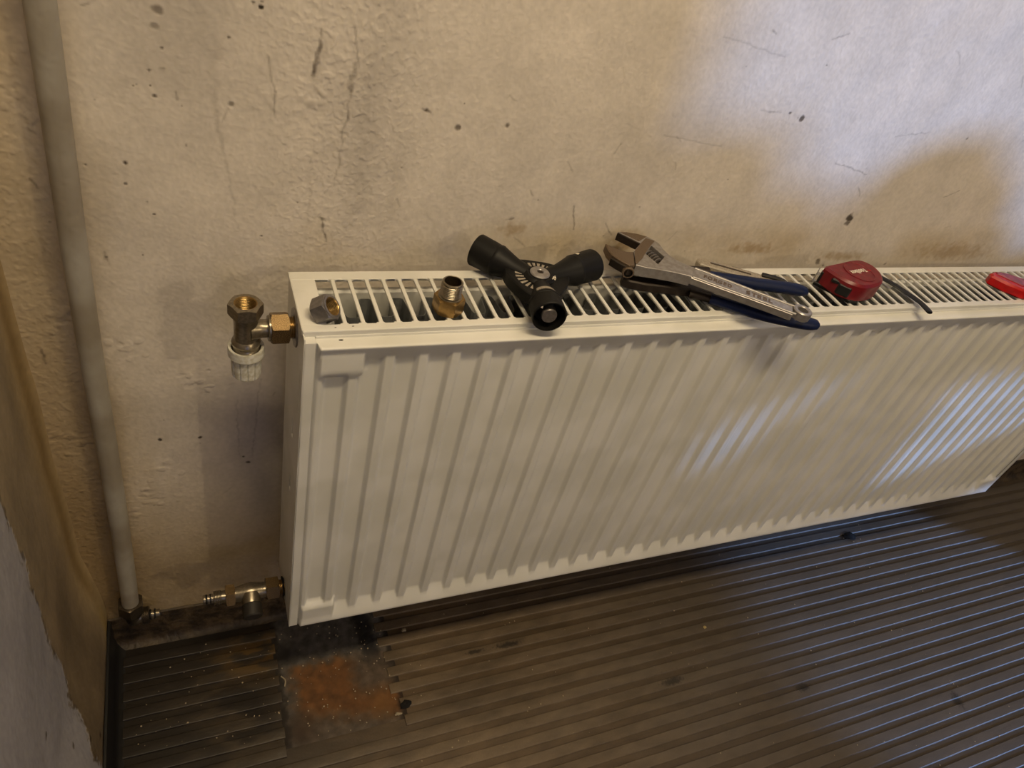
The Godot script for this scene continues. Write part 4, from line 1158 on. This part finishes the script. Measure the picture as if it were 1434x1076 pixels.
# =====================================================================  tools
func black_tool() -> void:
	var hub := Vector3(0.2440, TOP, -0.0545)
	var t := thing("pipe_reamer", "black three-armed plastic pipe reaming tool with steel hub", "hand tool", hub)
	var ends := [Vector3(0.1935, TOP + 0.0185, -0.1115), Vector3(0.3225, TOP + 0.0185, -0.0820), Vector3(0.2325, TOP + 0.0180, 0.0070)]
	for k in 3:
		var e: Vector3 = ends[k] - hub
		var c := Vector3(0, 0.0170, 0)
		var d := (e - c).normalized()
		var l := (e - c).length()
		var prof := [[0.0, 0.010], [0.0105, 0.012], [0.0120, l * 0.38], [0.0168, l * 0.62], [0.0172, l * 0.63], [0.0172, l * 0.66], [0.0168, l * 0.67], [0.0174, l * 0.80], [0.0178, l - 0.001], [0.0172, l], [0.0158, l]]
		var inner := [[0.0, l - 0.016], [0.0148, l - 0.016], [0.0158, l]]
		var s := lathe(prof, 44)
		var si := lathe(inner, 44)
		for i in range(0, si.size(), 3):
			var u := si[i]; si[i] = si[i + 1]; si[i + 1] = u
		s.append_array(si)
		var tr := to_dir(d, c)
		var a := obj("arm", xf(s, tr), M.black, t, 30.0)
		# window slot on top of the arm
		var slot := box(Vector3(-0.0085, 0, -0.0032), Vector3(0.0085, 0.0012, 0.0032), 0.0005)
		var flatd := Vector3(d.x, 0, d.z).normalized()
		var side := Vector3.UP.cross(flatd)
		if k == 2:
			var arc := PackedVector3Array()
			var ar := func(u: float, v: float, rr: float) -> Vector3: return tr * Vector3(rr * sin(u), l * 0.52 + v, -rr * cos(u))
			for i in 12:
				var u0 := -0.75 + 1.5 * i / 12.0; var u1 := -0.75 + 1.5 * (i + 1) / 12.0
				q(arc, ar.call(u0, -0.003, 0.0142), ar.call(u1, -0.003, 0.0142), ar.call(u1, 0.0032, 0.0158), ar.call(u0, 0.0032, 0.0158))
			var up := tr * Vector3(0, l * 0.5, -0.0142)
			obj("slot_inlay", fix_up(arc, Vector3.UP), M.grey_plastic, a, 60.0)
			obj("calibrating_pin", xf(lathe([[0.0, l - 0.016], [0.0080, l - 0.016], [0.0080, l - 0.0020], [0.0074, l - 0.0010], [0.0, l - 0.0010]], 36), tr), M.chrome, a, 30.0)
		# white arrowhead mark near the rim
		var mk := PackedVector3Array()
		var mu := 0.35 if k == 1 else (-0.95 if k == 2 else 0.5)
		var rr2 := 0.01775
		var mp := func(u: float, v: float) -> Vector3: return tr * Vector3(rr2 * sin(u), v, -rr2 * cos(u))
		if k == 1:
			mk.append_array([mp.call(mu - 0.16, l * 0.69), mp.call(mu + 0.16, l * 0.69), mp.call(mu, l * 0.69 + 0.0055)])
			obj("arrow_mark", fix_up(mk, Vector3.UP), M.print_white, a)
		if k == 2:
			var g := [Vector3(0.0157, l + 0.0003, 0.000), Vector3(0.0168, l + 0.0003, -0.0035), Vector3(0.0137, l + 0.0003, -0.0030)]
			var m2 := PackedVector3Array([tr * Vector3(-0.0125, l + 0.0003, -0.0110), tr * Vector3(-0.0100, l + 0.0003, -0.0128), tr * Vector3(-0.0098, l + 0.0003, -0.0098)])
			obj("arrow_mark", fix_up(m2, d), M.print_white, a)
	# webs between the arms, with open fan slots towards two sides
	var dirs := []
	for k in 3:
		var v: Vector3 = ends[k] - hub
		dirs.append(atan2(v.z, v.x))
	for pr in [[0, 1], [2, 0], [1, 2]]:
		var a0: float = dirs[pr[0]]
		var a1: float = dirs[pr[1]]
		var da := fposmod(a1 - a0, TAU)
		if da > PI:
			a0 = a1
			da = TAU - da
		var w := PackedVector2Array()
		w.append(Vector2.ZERO)
		for i in 17:
			var u := a0 + da * i / 16.0
			var r := 0.031 + 0.010 * pow(absf(i / 8.0 - 1.0), 1.6)
			w.append(Vector2(cos(u), sin(u)) * r)
		obj("web", slab(w, 0.0085, 0.0225, 0.0012, 0.001), M.black, t, 30.0)
		if pr != [1, 2]:
			for i in 6:
				var u := a0 + da * (0.22 + 0.56 * i / 5.0)
				var f := PackedVector2Array()
				var n0 := Vector2(cos(u), sin(u)); var n1 := Vector2(-sin(u), cos(u))
				f.append(n0 * 0.0115 - n1 * 0.0006); f.append(n0 * 0.0255 - n1 * 0.0016); f.append(n0 * 0.0255 + n1 * 0.0016); f.append(n0 * 0.0115 + n1 * 0.0006)
				obj("fan_slot", slab(f, 0.0220, 0.0229, 0.0002), M.grey_plastic, t)
	obj("hub_body", lathe([[0.0, 0.006], [0.016, 0.006], [0.0175, 0.012], [0.0165, 0.0240], [0.0135, 0.0270], [0.0, 0.0270]], 40), M.black, t, 30.0)
	obj("hub_washer", lathe([[0.0105, 0.0268], [0.0108, 0.0278], [0.0098, 0.0290], [0.0040, 0.0296], [0.0034, 0.0290], [0.0030, 0.0275], [0.0, 0.0275]], 40), M.steel, t, 30.0)
	obj("hub_screw", lathe([[0.0030, 0.0275], [0.0028, 0.0288], [0.0014, 0.0286], [0.0010, 0.0280], [0.0, 0.0280]], 20), M.steel_dark, t, 30.0)
	var tt := Transform3D(Basis(Vector3(0.55, 0, -0.83).normalized(), Vector3(-0.83, 0, -0.55).normalized(), Vector3.UP), Vector3(0.0135, 0.0272, 0.0085))
	letters("size_mark", "20>", 0.0052, 0.0003, M.print_white, t, tt)

func fix_up(s: PackedVector3Array, d: Vector3) -> PackedVector3Array:
	for i in range(0, s.size(), 3):
		if (s[i + 1] - s[i]).cross(s[i + 2] - s[i]).dot(d) < 0.0:
			var u := s[i]; s[i] = s[i + 1]; s[i + 1] = u
	return s

func grip_radii(n: int, r0: float, r1: float, end := 3) -> Array:
	var o := []
	for i in n:
		var k := smoothstep(0.0, 0.55, float(i) / (n - 1))
		var r := lerpf(r0, r1, k)
		if i >= n - end: r *= [0.94, 0.80, 0.45][i - n + end]
		o.append([r, r * 0.82])
	return o

func pliers() -> void:
	var t := thing("water_pump_pliers", "water pump pliers with dark blue dipped handles under the wrench", "pliers", Vector3(0.41, TOP, -0.06))
	var off := -Vector3(0.41, TOP, -0.06)
	# head and jaws, mostly under the wrench
	var up := PackedVector2Array([Vector2(0.448, -0.086), Vector2(0.428, -0.088), Vector2(0.404, -0.085), Vector2(0.385, -0.090), Vector2(0.366, -0.096), Vector2(0.360, -0.090), Vector2(0.374, -0.079), Vector2(0.388, -0.071), Vector2(0.400, -0.060), Vector2(0.424, -0.058), Vector2(0.446, -0.066)])
	var lo := PackedVector2Array([Vector2(0.462, -0.032), Vector2(0.440, -0.041), Vector2(0.425, -0.044), Vector2(0.400, -0.050), Vector2(0.383, -0.053), Vector2(0.364, -0.060), Vector2(0.357, -0.066), Vector2(0.360, -0.073), Vector2(0.372, -0.071), Vector2(0.388, -0.068), Vector2(0.410, -0.070), Vector2(0.430, -0.064), Vector2(0.448, -0.050), Vector2(0.468, -0.040)])
	obj("upper_jaw", moved(slab(up, TOP + 0.0085, TOP + 0.0170, 0.0012, 0.0008), off), M.steel_dark, t, 25.0)
	obj("lower_jaw", moved(slab(lo, TOP + 0.0008, TOP + 0.0115, 0.0015, 0.0010), off), M.steel_dark, t, 25.0)
	obj("pivot_bolt", moved(lathe([[0.0, 0.0], [0.0065, 0.0], [0.0065, 0.0165], [0.0055, 0.0172], [0.0, 0.0172]], 24), Vector3(0.408, TOP + 0.0008, -0.0655) + off), M.steel_dark, t, 30.0)
	obj("shank", moved(tube(smooth_path([Vector3(0.436, TOP + 0.0065, -0.0425), Vector3(0.452, TOP + 0.0075, -0.0325), Vector3(0.466, TOP + 0.0085, -0.0225)], 8), [[0.0065, 0.0050]], 16), off), M.steel_dark, t, 40.0)
	obj("shank", moved(tube(smooth_path([Vector3(0.436, TOP + 0.0145, -0.0765), Vector3(0.455, TOP + 0.0160, -0.0740), Vector3(0.475, TOP + 0.0175, -0.0690)], 8), [[0.0060, 0.0045]], 16), off), M.steel_dark, t, 40.0)
	var a := smooth_path([Vector3(0.4560, TOP + 0.0140, -0.0725), Vector3(0.4800, TOP + 0.0138, -0.0655), Vector3(0.5300, TOP + 0.0140, -0.0480), Vector3(0.5700, TOP + 0.0165, -0.0345), Vector3(0.5900, TOP + 0.0165, -0.0275), Vector3(0.5960, TOP + 0.0150, -0.0250)], 30)
	obj("handle_grip", moved(tube(a, grip_radii(30, 0.0050, 0.0086), 20), off), M.blue, t, 50.0)
	var b := smooth_path([Vector3(0.4560, TOP + 0.0080, -0.0290), Vector3(0.4750, TOP + 0.0085, -0.0155), Vector3(0.5050, TOP + 0.0092, 0.0035), Vector3(0.5400, TOP + 0.0095, 0.0190), Vector3(0.5640, TOP + 0.0095, 0.0265), Vector3(0.5740, TOP + 0.0095, 0.0285)], 30)
	obj("handle_grip", moved(tube(b, grip_radii(30, 0.0074, 0.0086), 20), off), M.blue, t, 50.0)

func knife() -> void:
	# snap-off knife, tip to the left; lies under the upper pliers handle
	var u := Vector3(0.877, 0, 0.480).normalized()
	var v := Vector3(-u.z, 0, u.x)      # towards the room
	var o := Vector3(0.4850, TOP, -0.1060)
	var t := thing("snap_off_knife", "flat greyish snap-off knife behind the blue pliers handle", "knife", o)
	t.transform = Transform3D(Basis(u, Vector3.UP, u.cross(Vector3.UP)), o)
	var P := func(a: Array) -> PackedVector2Array:
		var r := PackedVector2Array()
		for e in a: r.append(Vector2(e[0], e[1]))
		return r
	# along x, width across z (-0.009 towards the wall)
	var outline := [[0.0, 0.003], [0.001, -0.004], [0.010, -0.0092], [0.045, -0.0092]]
	for i in 17:
		outline.append([0.046 + i * 0.0022, -0.0092]); outline.append([0.0471 + i * 0.0022, -0.0082])
	outline.append_array([[0.0845, -0.0092], [0.128, -0.0085], [0.131, -0.004], [0.131, 0.005], [0.128, 0.0092], [0.012, 0.0092], [0.004, 0.0085]])
	obj("handle_body", slab(P.call(outline), 0.0003, 0.0095, 0.0012, 0.0008), M.grey_plastic, t, 25.0)
	obj("blade_channel", slab(P.call([[0.017, -0.0020], [0.070, -0.0020], [0.070, 0.0012], [0.017, 0.0012]]), 0.0090, 0.0099, 0.0002), flat(Color(0.20, 0.15, 0.10), 0.5), t)
	obj("blade", slab(P.call([[0.018, -0.0046], [0.033, -0.0046], [0.033, -0.0024], [0.018, -0.0024]]), 0.0093, 0.0098, 0.0001), M.steel, t)
	var sl := [[0.084, -0.0075]]
	for i in 9:
		sl.append([0.085 + i * 0.003, -0.0098]); sl.append([0.0865 + i * 0.003, -0.0086])
	sl.append_array([[0.113, -0.0080], [0.117, -0.0030], [0.084, -0.0020]])
	obj("thumb_slider", slab(P.call(sl), 0.0085, 0.0125, 0.0010), M.rubber, t, 25.0)

func wrench() -> void:
	var o := Vector3(0.5345, TOP, 0.029)
	var t := thing("adjustable_wrench", "large scratched steel adjustable wrench lying across the blue pliers", "wrench", o)
	var hi := 0.0330
	var P := func(a: Array) -> PackedVector2Array:
		var r := PackedVector2Array()
		for e in a: r.append(Vector2(e[0] / 1000.0 - o.x, e[1] / 1000.0 - o.z))
		return r
	# head with the fixed jaw; window for the worm left open
	var head := [[374.0, -127.8], [385, -128.0], [398, -124.6], [409, -118.8], [414.5, -111], [417.5, -104], [416.8, -92], [418.0, -80], [422.5, -69.5], [430.5, -60.2], [438, -54.5], [424, -37], [414, -41.8], [402, -46.8], [389, -51.0], [375, -54.5], [362.5, -60.0], [374.5, -88.0], [393.0, -104.8], [389.5, -108.5]]
	var win := [[387.5, -82.5], [404.5, -99.5], [409.8, -76.5], [392.5, -61.5]]
	var outer: PackedVector2Array = P.call(head)
	# cut the window by bridging: split the outline into two polygons along the window's ends
	var A := [[374.0, -127.8], [385, -128.0], [398, -124.6], [409, -118.8], [414.5, -111], [417.5, -104], [416.8, -92], [418.0, -80], [409.8, -76.5], [404.5, -99.5], [387.5, -82.5], [374.5, -88.0], [393.0, -104.8], [389.5, -108.5]]
	var B := [[418.0, -80], [422.5, -69.5], [430.5, -60.2], [438, -54.5], [424, -37], [414, -41.8], [402, -46.8], [389, -51.0], [375, -54.5], [362.5, -60.0], [374.5, -88.0], [387.5, -82.5], [392.5, -61.5], [409.8, -76.5]]
	var hs := slab(P.call(A), 0.0232, hi, 0.0004)
	hs.append_array(slab(P.call(B), 0.0205, hi, 0.0004))
	var hd := obj("head", hs, M.steel, t, 20.0)
	obj("fixed_jaw_face", slab(P.call([[374.0, -127.8], [389.5, -108.5], [393.0, -104.8], [391.6, -103.4], [387.6, -107.4], [372.4, -126.6]]), 0.0232, hi - 0.0006, 0.0003), M.steel_dark, hd, 20.0)
	obj("jaw_band", slab(P.call([[393.0, -104.6], [405, -115], [414.6, -109.0], [404.3, -100.0], [387.3, -83.0], [378, -73], [364.5, -61.5], [363.5, -63.5], [375.0, -87.5]]), hi - 0.0008, hi + 0.0003, 0.0002), M.steel_worn, hd, 20.0)
	obj("jaw_flat", slab(P.call([[376, -127.0], [385, -127.2], [398, -123.8], [408.0, -118.3], [400, -113.0], [391.5, -107.8]]), hi - 0.0008, hi + 0.0003, 0.0002), M.steel_worn, hd, 20.0)
	# movable jaw and its slide tube with the open end
	var mj := [[345.0, -103.3], [350.5, -97.5], [357.2, -90.5], [365, -87.0], [373.6, -87.2], [369.5, -77.5], [361.8, -60.8], [354.5, -60.5], [347.3, -70.7], [342.5, -80.5], [341.8, -90]]
	obj("movable_jaw", slab(P.call(mj), 0.0220, hi - 0.0002, 0.0010, 0.001), M.steel_worn, t, 20.0)
	obj("jaw_side", slab(P.call([[341.4, -79.5], [346.4, -70.0], [354.0, -59.8], [362, -59.2], [362, -61], [355, -62.0], [348.6, -72], [343.5, -81]]), 0.0200, hi - 0.0035, 0.001), M.steel_dark, t, 20.0)
	var pd := Vector3(-0.34, 0, 0.94).normalized()
	var pe := Vector3(0.3555, 0.0232, -0.0588) - Vector3(o.x, 0, o.z)
	var tb := lathe([[0.0068, -0.024], [0.0068, 0.0], [0.0062, 0.0006], [0.0050, 0.0006]], 28)
	var ti := lathe([[0.0, -0.008], [0.0048, -0.008], [0.0050, 0.0006]], 28)
	for i in range(0, ti.size(), 3):
		var u := ti[i]; ti[i] = ti[i + 1]; ti[i + 1] = u
	obj("slide_tube", xf(tb, to_dir(pd, pe)), M.steel_worn, t, 30.0)
	obj("slide_bore", xf(ti, to_dir(pd, pe)), M.rubber, t, 30.0)
	# worm in its window, across the channel
	var wc := Vector3(0.3985, 0.0260, -0.0800) - Vector3(o.x, 0, o.z)
	var wp := [[0.0, -0.0108], [0.0040, -0.0108]]
	for k in 5:
		var y := -0.0100 + k * 0.0041
		wp.append_array([[0.0040, y], [0.0074, y + 0.0009], [0.0074, y + 0.0019], [0.0040, y + 0.0028]])
	wp.append_array([[0.0040, 0.0110], [0.0, 0.0110]])
	obj("worm_core", xf(lathe([[0.0, -0.0100], [0.0058, -0.0100], [0.0058, 0.0104], [0.0, 0.0104]], 24), to_dir(Vector3(0.19, 0, 0.98), wc)), M.steel_dark, t, 20.0)
	obj("worm_screw", xf(lathe(wp, 28), to_dir(Vector3(0.19, 0, 0.98), wc)), M.chrome, t, 20.0)
	obj("window_floor", slab(P.call(win), 0.0205, 0.0215, 0.0), M.steel_dark, t)
	obj("worm_pin", xf(lathe([[0.0, 0.0], [0.0030, 0.0], [0.0030, 0.004], [0.0022, 0.0046], [0.0, 0.0046]], 16), to_dir(Vector3(0.62, 0, -0.78), Vector3(0.4150, 0.0262, -0.1060) - Vector3(o.x, 0, o.z))), M.steel_worn, t, 30.0)
	# handle: I-section with raised rims and a hanging eye
	var ex := Vector2(0.5365, 0.0285)
	var d := Vector2(0.780, 0.626)
	var nn := Vector2(-d.y, d.x)
	var s0 := Vector2(0.4300, -0.0490)
	var L := (ex - s0).dot(d)
	var hp := PackedVector2Array()
	var wid := func(k: float) -> float: return lerpf(0.0128, 0.0104, smoothstep(0.0, 0.9, k))
	for i in 13:
		var k := i / 12.0
		hp.append(s0 + d * L * k - nn * wid.call(k))
	for i in 9:
		var a := -PI / 2 + PI * (i + 1) / 10.0
		hp.append(ex + (d * cos(a) + nn * sin(a)) * 0.0108)
	for i in 13:
		var k := 1.0 - i / 12.0
		hp.append(s0 + d * L * k + nn * wid.call(k))
	var oo := Vector2(o.x, o.z)
	# the eye: ring, built apart from the shaft so that the hole stays open
	var shaft := PackedVector2Array()
	for p in hp:
		if (p - ex).dot(d) < -0.0068: shaft.append(p - oo)
	obj("handle", slab(shaft, 0.0222, hi - 0.0012, 0.0012, 0.0012), M.steel, t, 25.0)
	var rim := PackedVector3Array()
	for sd in [-1.0, 1.0]:
		var rp := []
		for i in 13:
			var k := i / 12.0
			var c: Vector2 = s0 + d * (0.004 + (L - 0.012) * k) + nn * sd * (wid.call(k) - 0.0022)
			rp.append(Vector3(c.x - oo.x, hi - 0.0014, c.y - oo.y))
		rim.append_array(tube(rp, [[0.0019, 0.0016]], 10))
	obj("handle_rim", rim, M.steel, t, 50.0)
	var ring := lathe([[0.0060, 0.0222], [0.0098, 0.0222], [0.0109, 0.0234], [0.0109, hi - 0.0010], [0.0098, hi], [0.0070, hi], [0.0060, hi - 0.001], [0.0060, 0.0222]], 40)
	obj("hanging_eye", moved(ring, Vector3(ex.x - oo.x, 0, ex.y - oo.y)), M.steel, t, 25.0)
	var sx := Vector3(d.x, 0, d.y); var sy := Vector3(nn.x, 0, nn.y)
	var tm := func(at: Vector2) -> Transform3D: return Transform3D(Basis(sx, -sy, Vector3.UP), Vector3(at.x - oo.x, hi - 0.0011, at.y - oo.y))
	letters("raised_lettering", "STEEL", 0.0105, 0.0007, M.steel_worn, t, tm.call(s0 + d * 0.0810 + nn * 0.0002), 0.0310)
	letters("raised_lettering", "FORGED", 0.0098, 0.0006, M.steel_worn, t, tm.call(s0 + d * 0.0320 + nn * 0.0002), 0.0330)

func tape_measure() -> void:
	var c := Vector3(0.697, TOP, -0.048)
	var t := thing("tape_measure", "dark red tape measure with black lock button and wrist strap", "tape measure", c)
	var P := func(a: Array) -> PackedVector2Array:
		var r := PackedVector2Array()
		for e in a: r.append(Vector2(e[0] / 1000.0 - c.x, e[1] / 1000.0 - c.z))
		return r
	var pl: PackedVector2Array = P.call([[650, -63], [657.5, -68], [670, -70.6], [684, -73.4], [698, -77.2], [711, -79.6], [720, -80.2], [727, -78.6], [733.5, -73.5], [737.5, -66], [738.5, -58], [737, -49], [734, -42], [729, -35.5], [721.5, -29.2], [710, -24], [698, -21], [688, -19.6], [680, -19.8], [671, -23.5], [664.5, -29], [659.5, -36], [655.5, -45], [652, -54]])
	obj("case", slab(pl, 0.0012, 0.0270, 0.0030, 0.0030), M.red, t, 40.0)
	var disc := lathe([[0.0215, 0.0], [0.0212, 0.0007], [0.0203, 0.0007], [0.0199, 0.0001], [0.0, 0.0001]], 48)
	obj("round_badge", moved(disc, Vector3(0.6985 - c.x, 0.0272, -0.0505 - c.z)), M.red, t, 30.0)
	# black lock button wrapped over the front left edge
	var e0 := Vector3(0.6560 - c.x, 0, -0.0440 - c.z); var e1 := Vector3(0.6745 - c.x, 0, -0.0215 - c.z)
	var en := (e1 - e0).normalized()
	var eo := Vector3(-en.z, 0, en.x)
	if eo.dot(e0) < 0: eo = -eo
	var bt := Transform3D(Basis(en, Vector3.UP, eo), (e0 + e1) / 2 + Vector3(0, 0.0125, 0))
	obj("lock_button", xf(rbox(Vector3(0.0180, 0.0160, 0.0075), 0.0022), bt), M.rubber, t, 30.0)
	obj("lock_button_tail", xf(rbox(Vector3(0.0115, 0.0060, 0.0050), 0.0015), bt * Transform3D(Basis(), Vector3(-0.0130, 0.0062, -0.0006))), M.rubber, t, 30.0)
	# dark rubber foot along the blade side, blade mouth and steel hook
	obj("rubber_foot", slab(P.call([[646.5, -64], [650, -65], [676, -24.5], [686, -20.5], [683.5, -18.4], [672, -21.4]]), 0.0, 0.0045, 0.001), M.rubber, t, 30.0)
	obj("blade_mouth", slab(P.call([[648.2, -62], [653, -66.4], [654.5, -65], [650.2, -60]]), 0.0050, 0.0200, 0.0005), M.rubber, t)
	obj("end_hook", slab(P.call([[643.8, -64.8], [651.5, -71.0], [652.3, -70.0], [644.6, -63.8]]), 0.0020, 0.0215, 0.0008, 0.0008), M.steel, t)
	obj("end_hook", slab(P.call([[644.6, -64.4], [651.2, -70.0], [655, -66.5], [649.5, -61.6]]), 0.0140, 0.0148, 0.0002), M.steel, t)
	# print on the badge, upside down for the viewer
	var dx := Vector3(-0.985, 0, 0.17).normalized()
	var dy := Vector3(0.17, 0, 0.985).normalized()
	var tx := Transform3D(Basis(dx, dy, dx.cross(dy)), Vector3(0.6975 - c.x, 0.0278, -0.0515 - c.z))
	letters("brand_print", "Toolbox", 0.0105, 0.0003, M.print_white, t, tx, 0.0305)
	obj("print_dash", moved(rbox(Vector3(0.0075, 0.0002, 0.0008), 0.0001), Vector3(0.7175 - c.x, 0.0279, -0.0532 - c.z)), M.print_red, t)
	# wrist strap
	var st := smooth_path([Vector3(0.7330, TOP + 0.0130, -0.0590), Vector3(0.7560, TOP + 0.0110, -0.0620), Vector3(0.7745, TOP + 0.0075, -0.0500), Vector3(0.7840, TOP + 0.0060, -0.0310), Vector3(0.7850, TOP + 0.0075, -0.0100), Vector3(0.7800, TOP + 0.0090, 0.0080), Vector3(0.7775, TOP + 0.0090, 0.0150)], 34)
	var rad := []
	for i in 34: rad.append([0.0054 * (0.7 if i > 32 else (0.93 if i > 31 else 1.0)), 0.0020])
	obj("wrist_strap", moved(tube(st, rad, 14), -c), M.rubber, t, 50.0)

func red_case() -> void:
	var c := Vector3(1.004, TOP, -0.036)
	var t := thing("red_plastic_case", "bright red plastic block at the right end of the grille", "plastic case", c)
	var P := func(a: Array) -> PackedVector2Array:
		var r := PackedVector2Array()
		for e in a: r.append(Vector2(e[0] / 1000.0 - c.x, e[1] / 1000.0 - c.z))
		return r
	var b := slab(P.call([[979, -56], [986, -64], [998, -67], [1016, -62], [1044, -42], [1050, -30], [1040, -18], [1024, -12], [1008, -17], [990, -36]]), 0.0, 0.0150, 0.0030, 0.002)
	obj("shell", b, M.red2, t, 40.0)
	var top := slab(P.call([[996, -63], [1014, -59], [1041, -40], [1045, -31], [1037, -22], [1026, -18], [1012, -30], [999, -48], [992, -58]]), 0.0145, 0.0165, 0.001)
	obj("lid", top, textured(Color(0.62, 0.22, 0.30), 0.4, 0.0, noise_tex(0.02, 3, Color(0.8, 0.8, 0.8), Color.WHITE, 120), 14.0), t, 40.0)
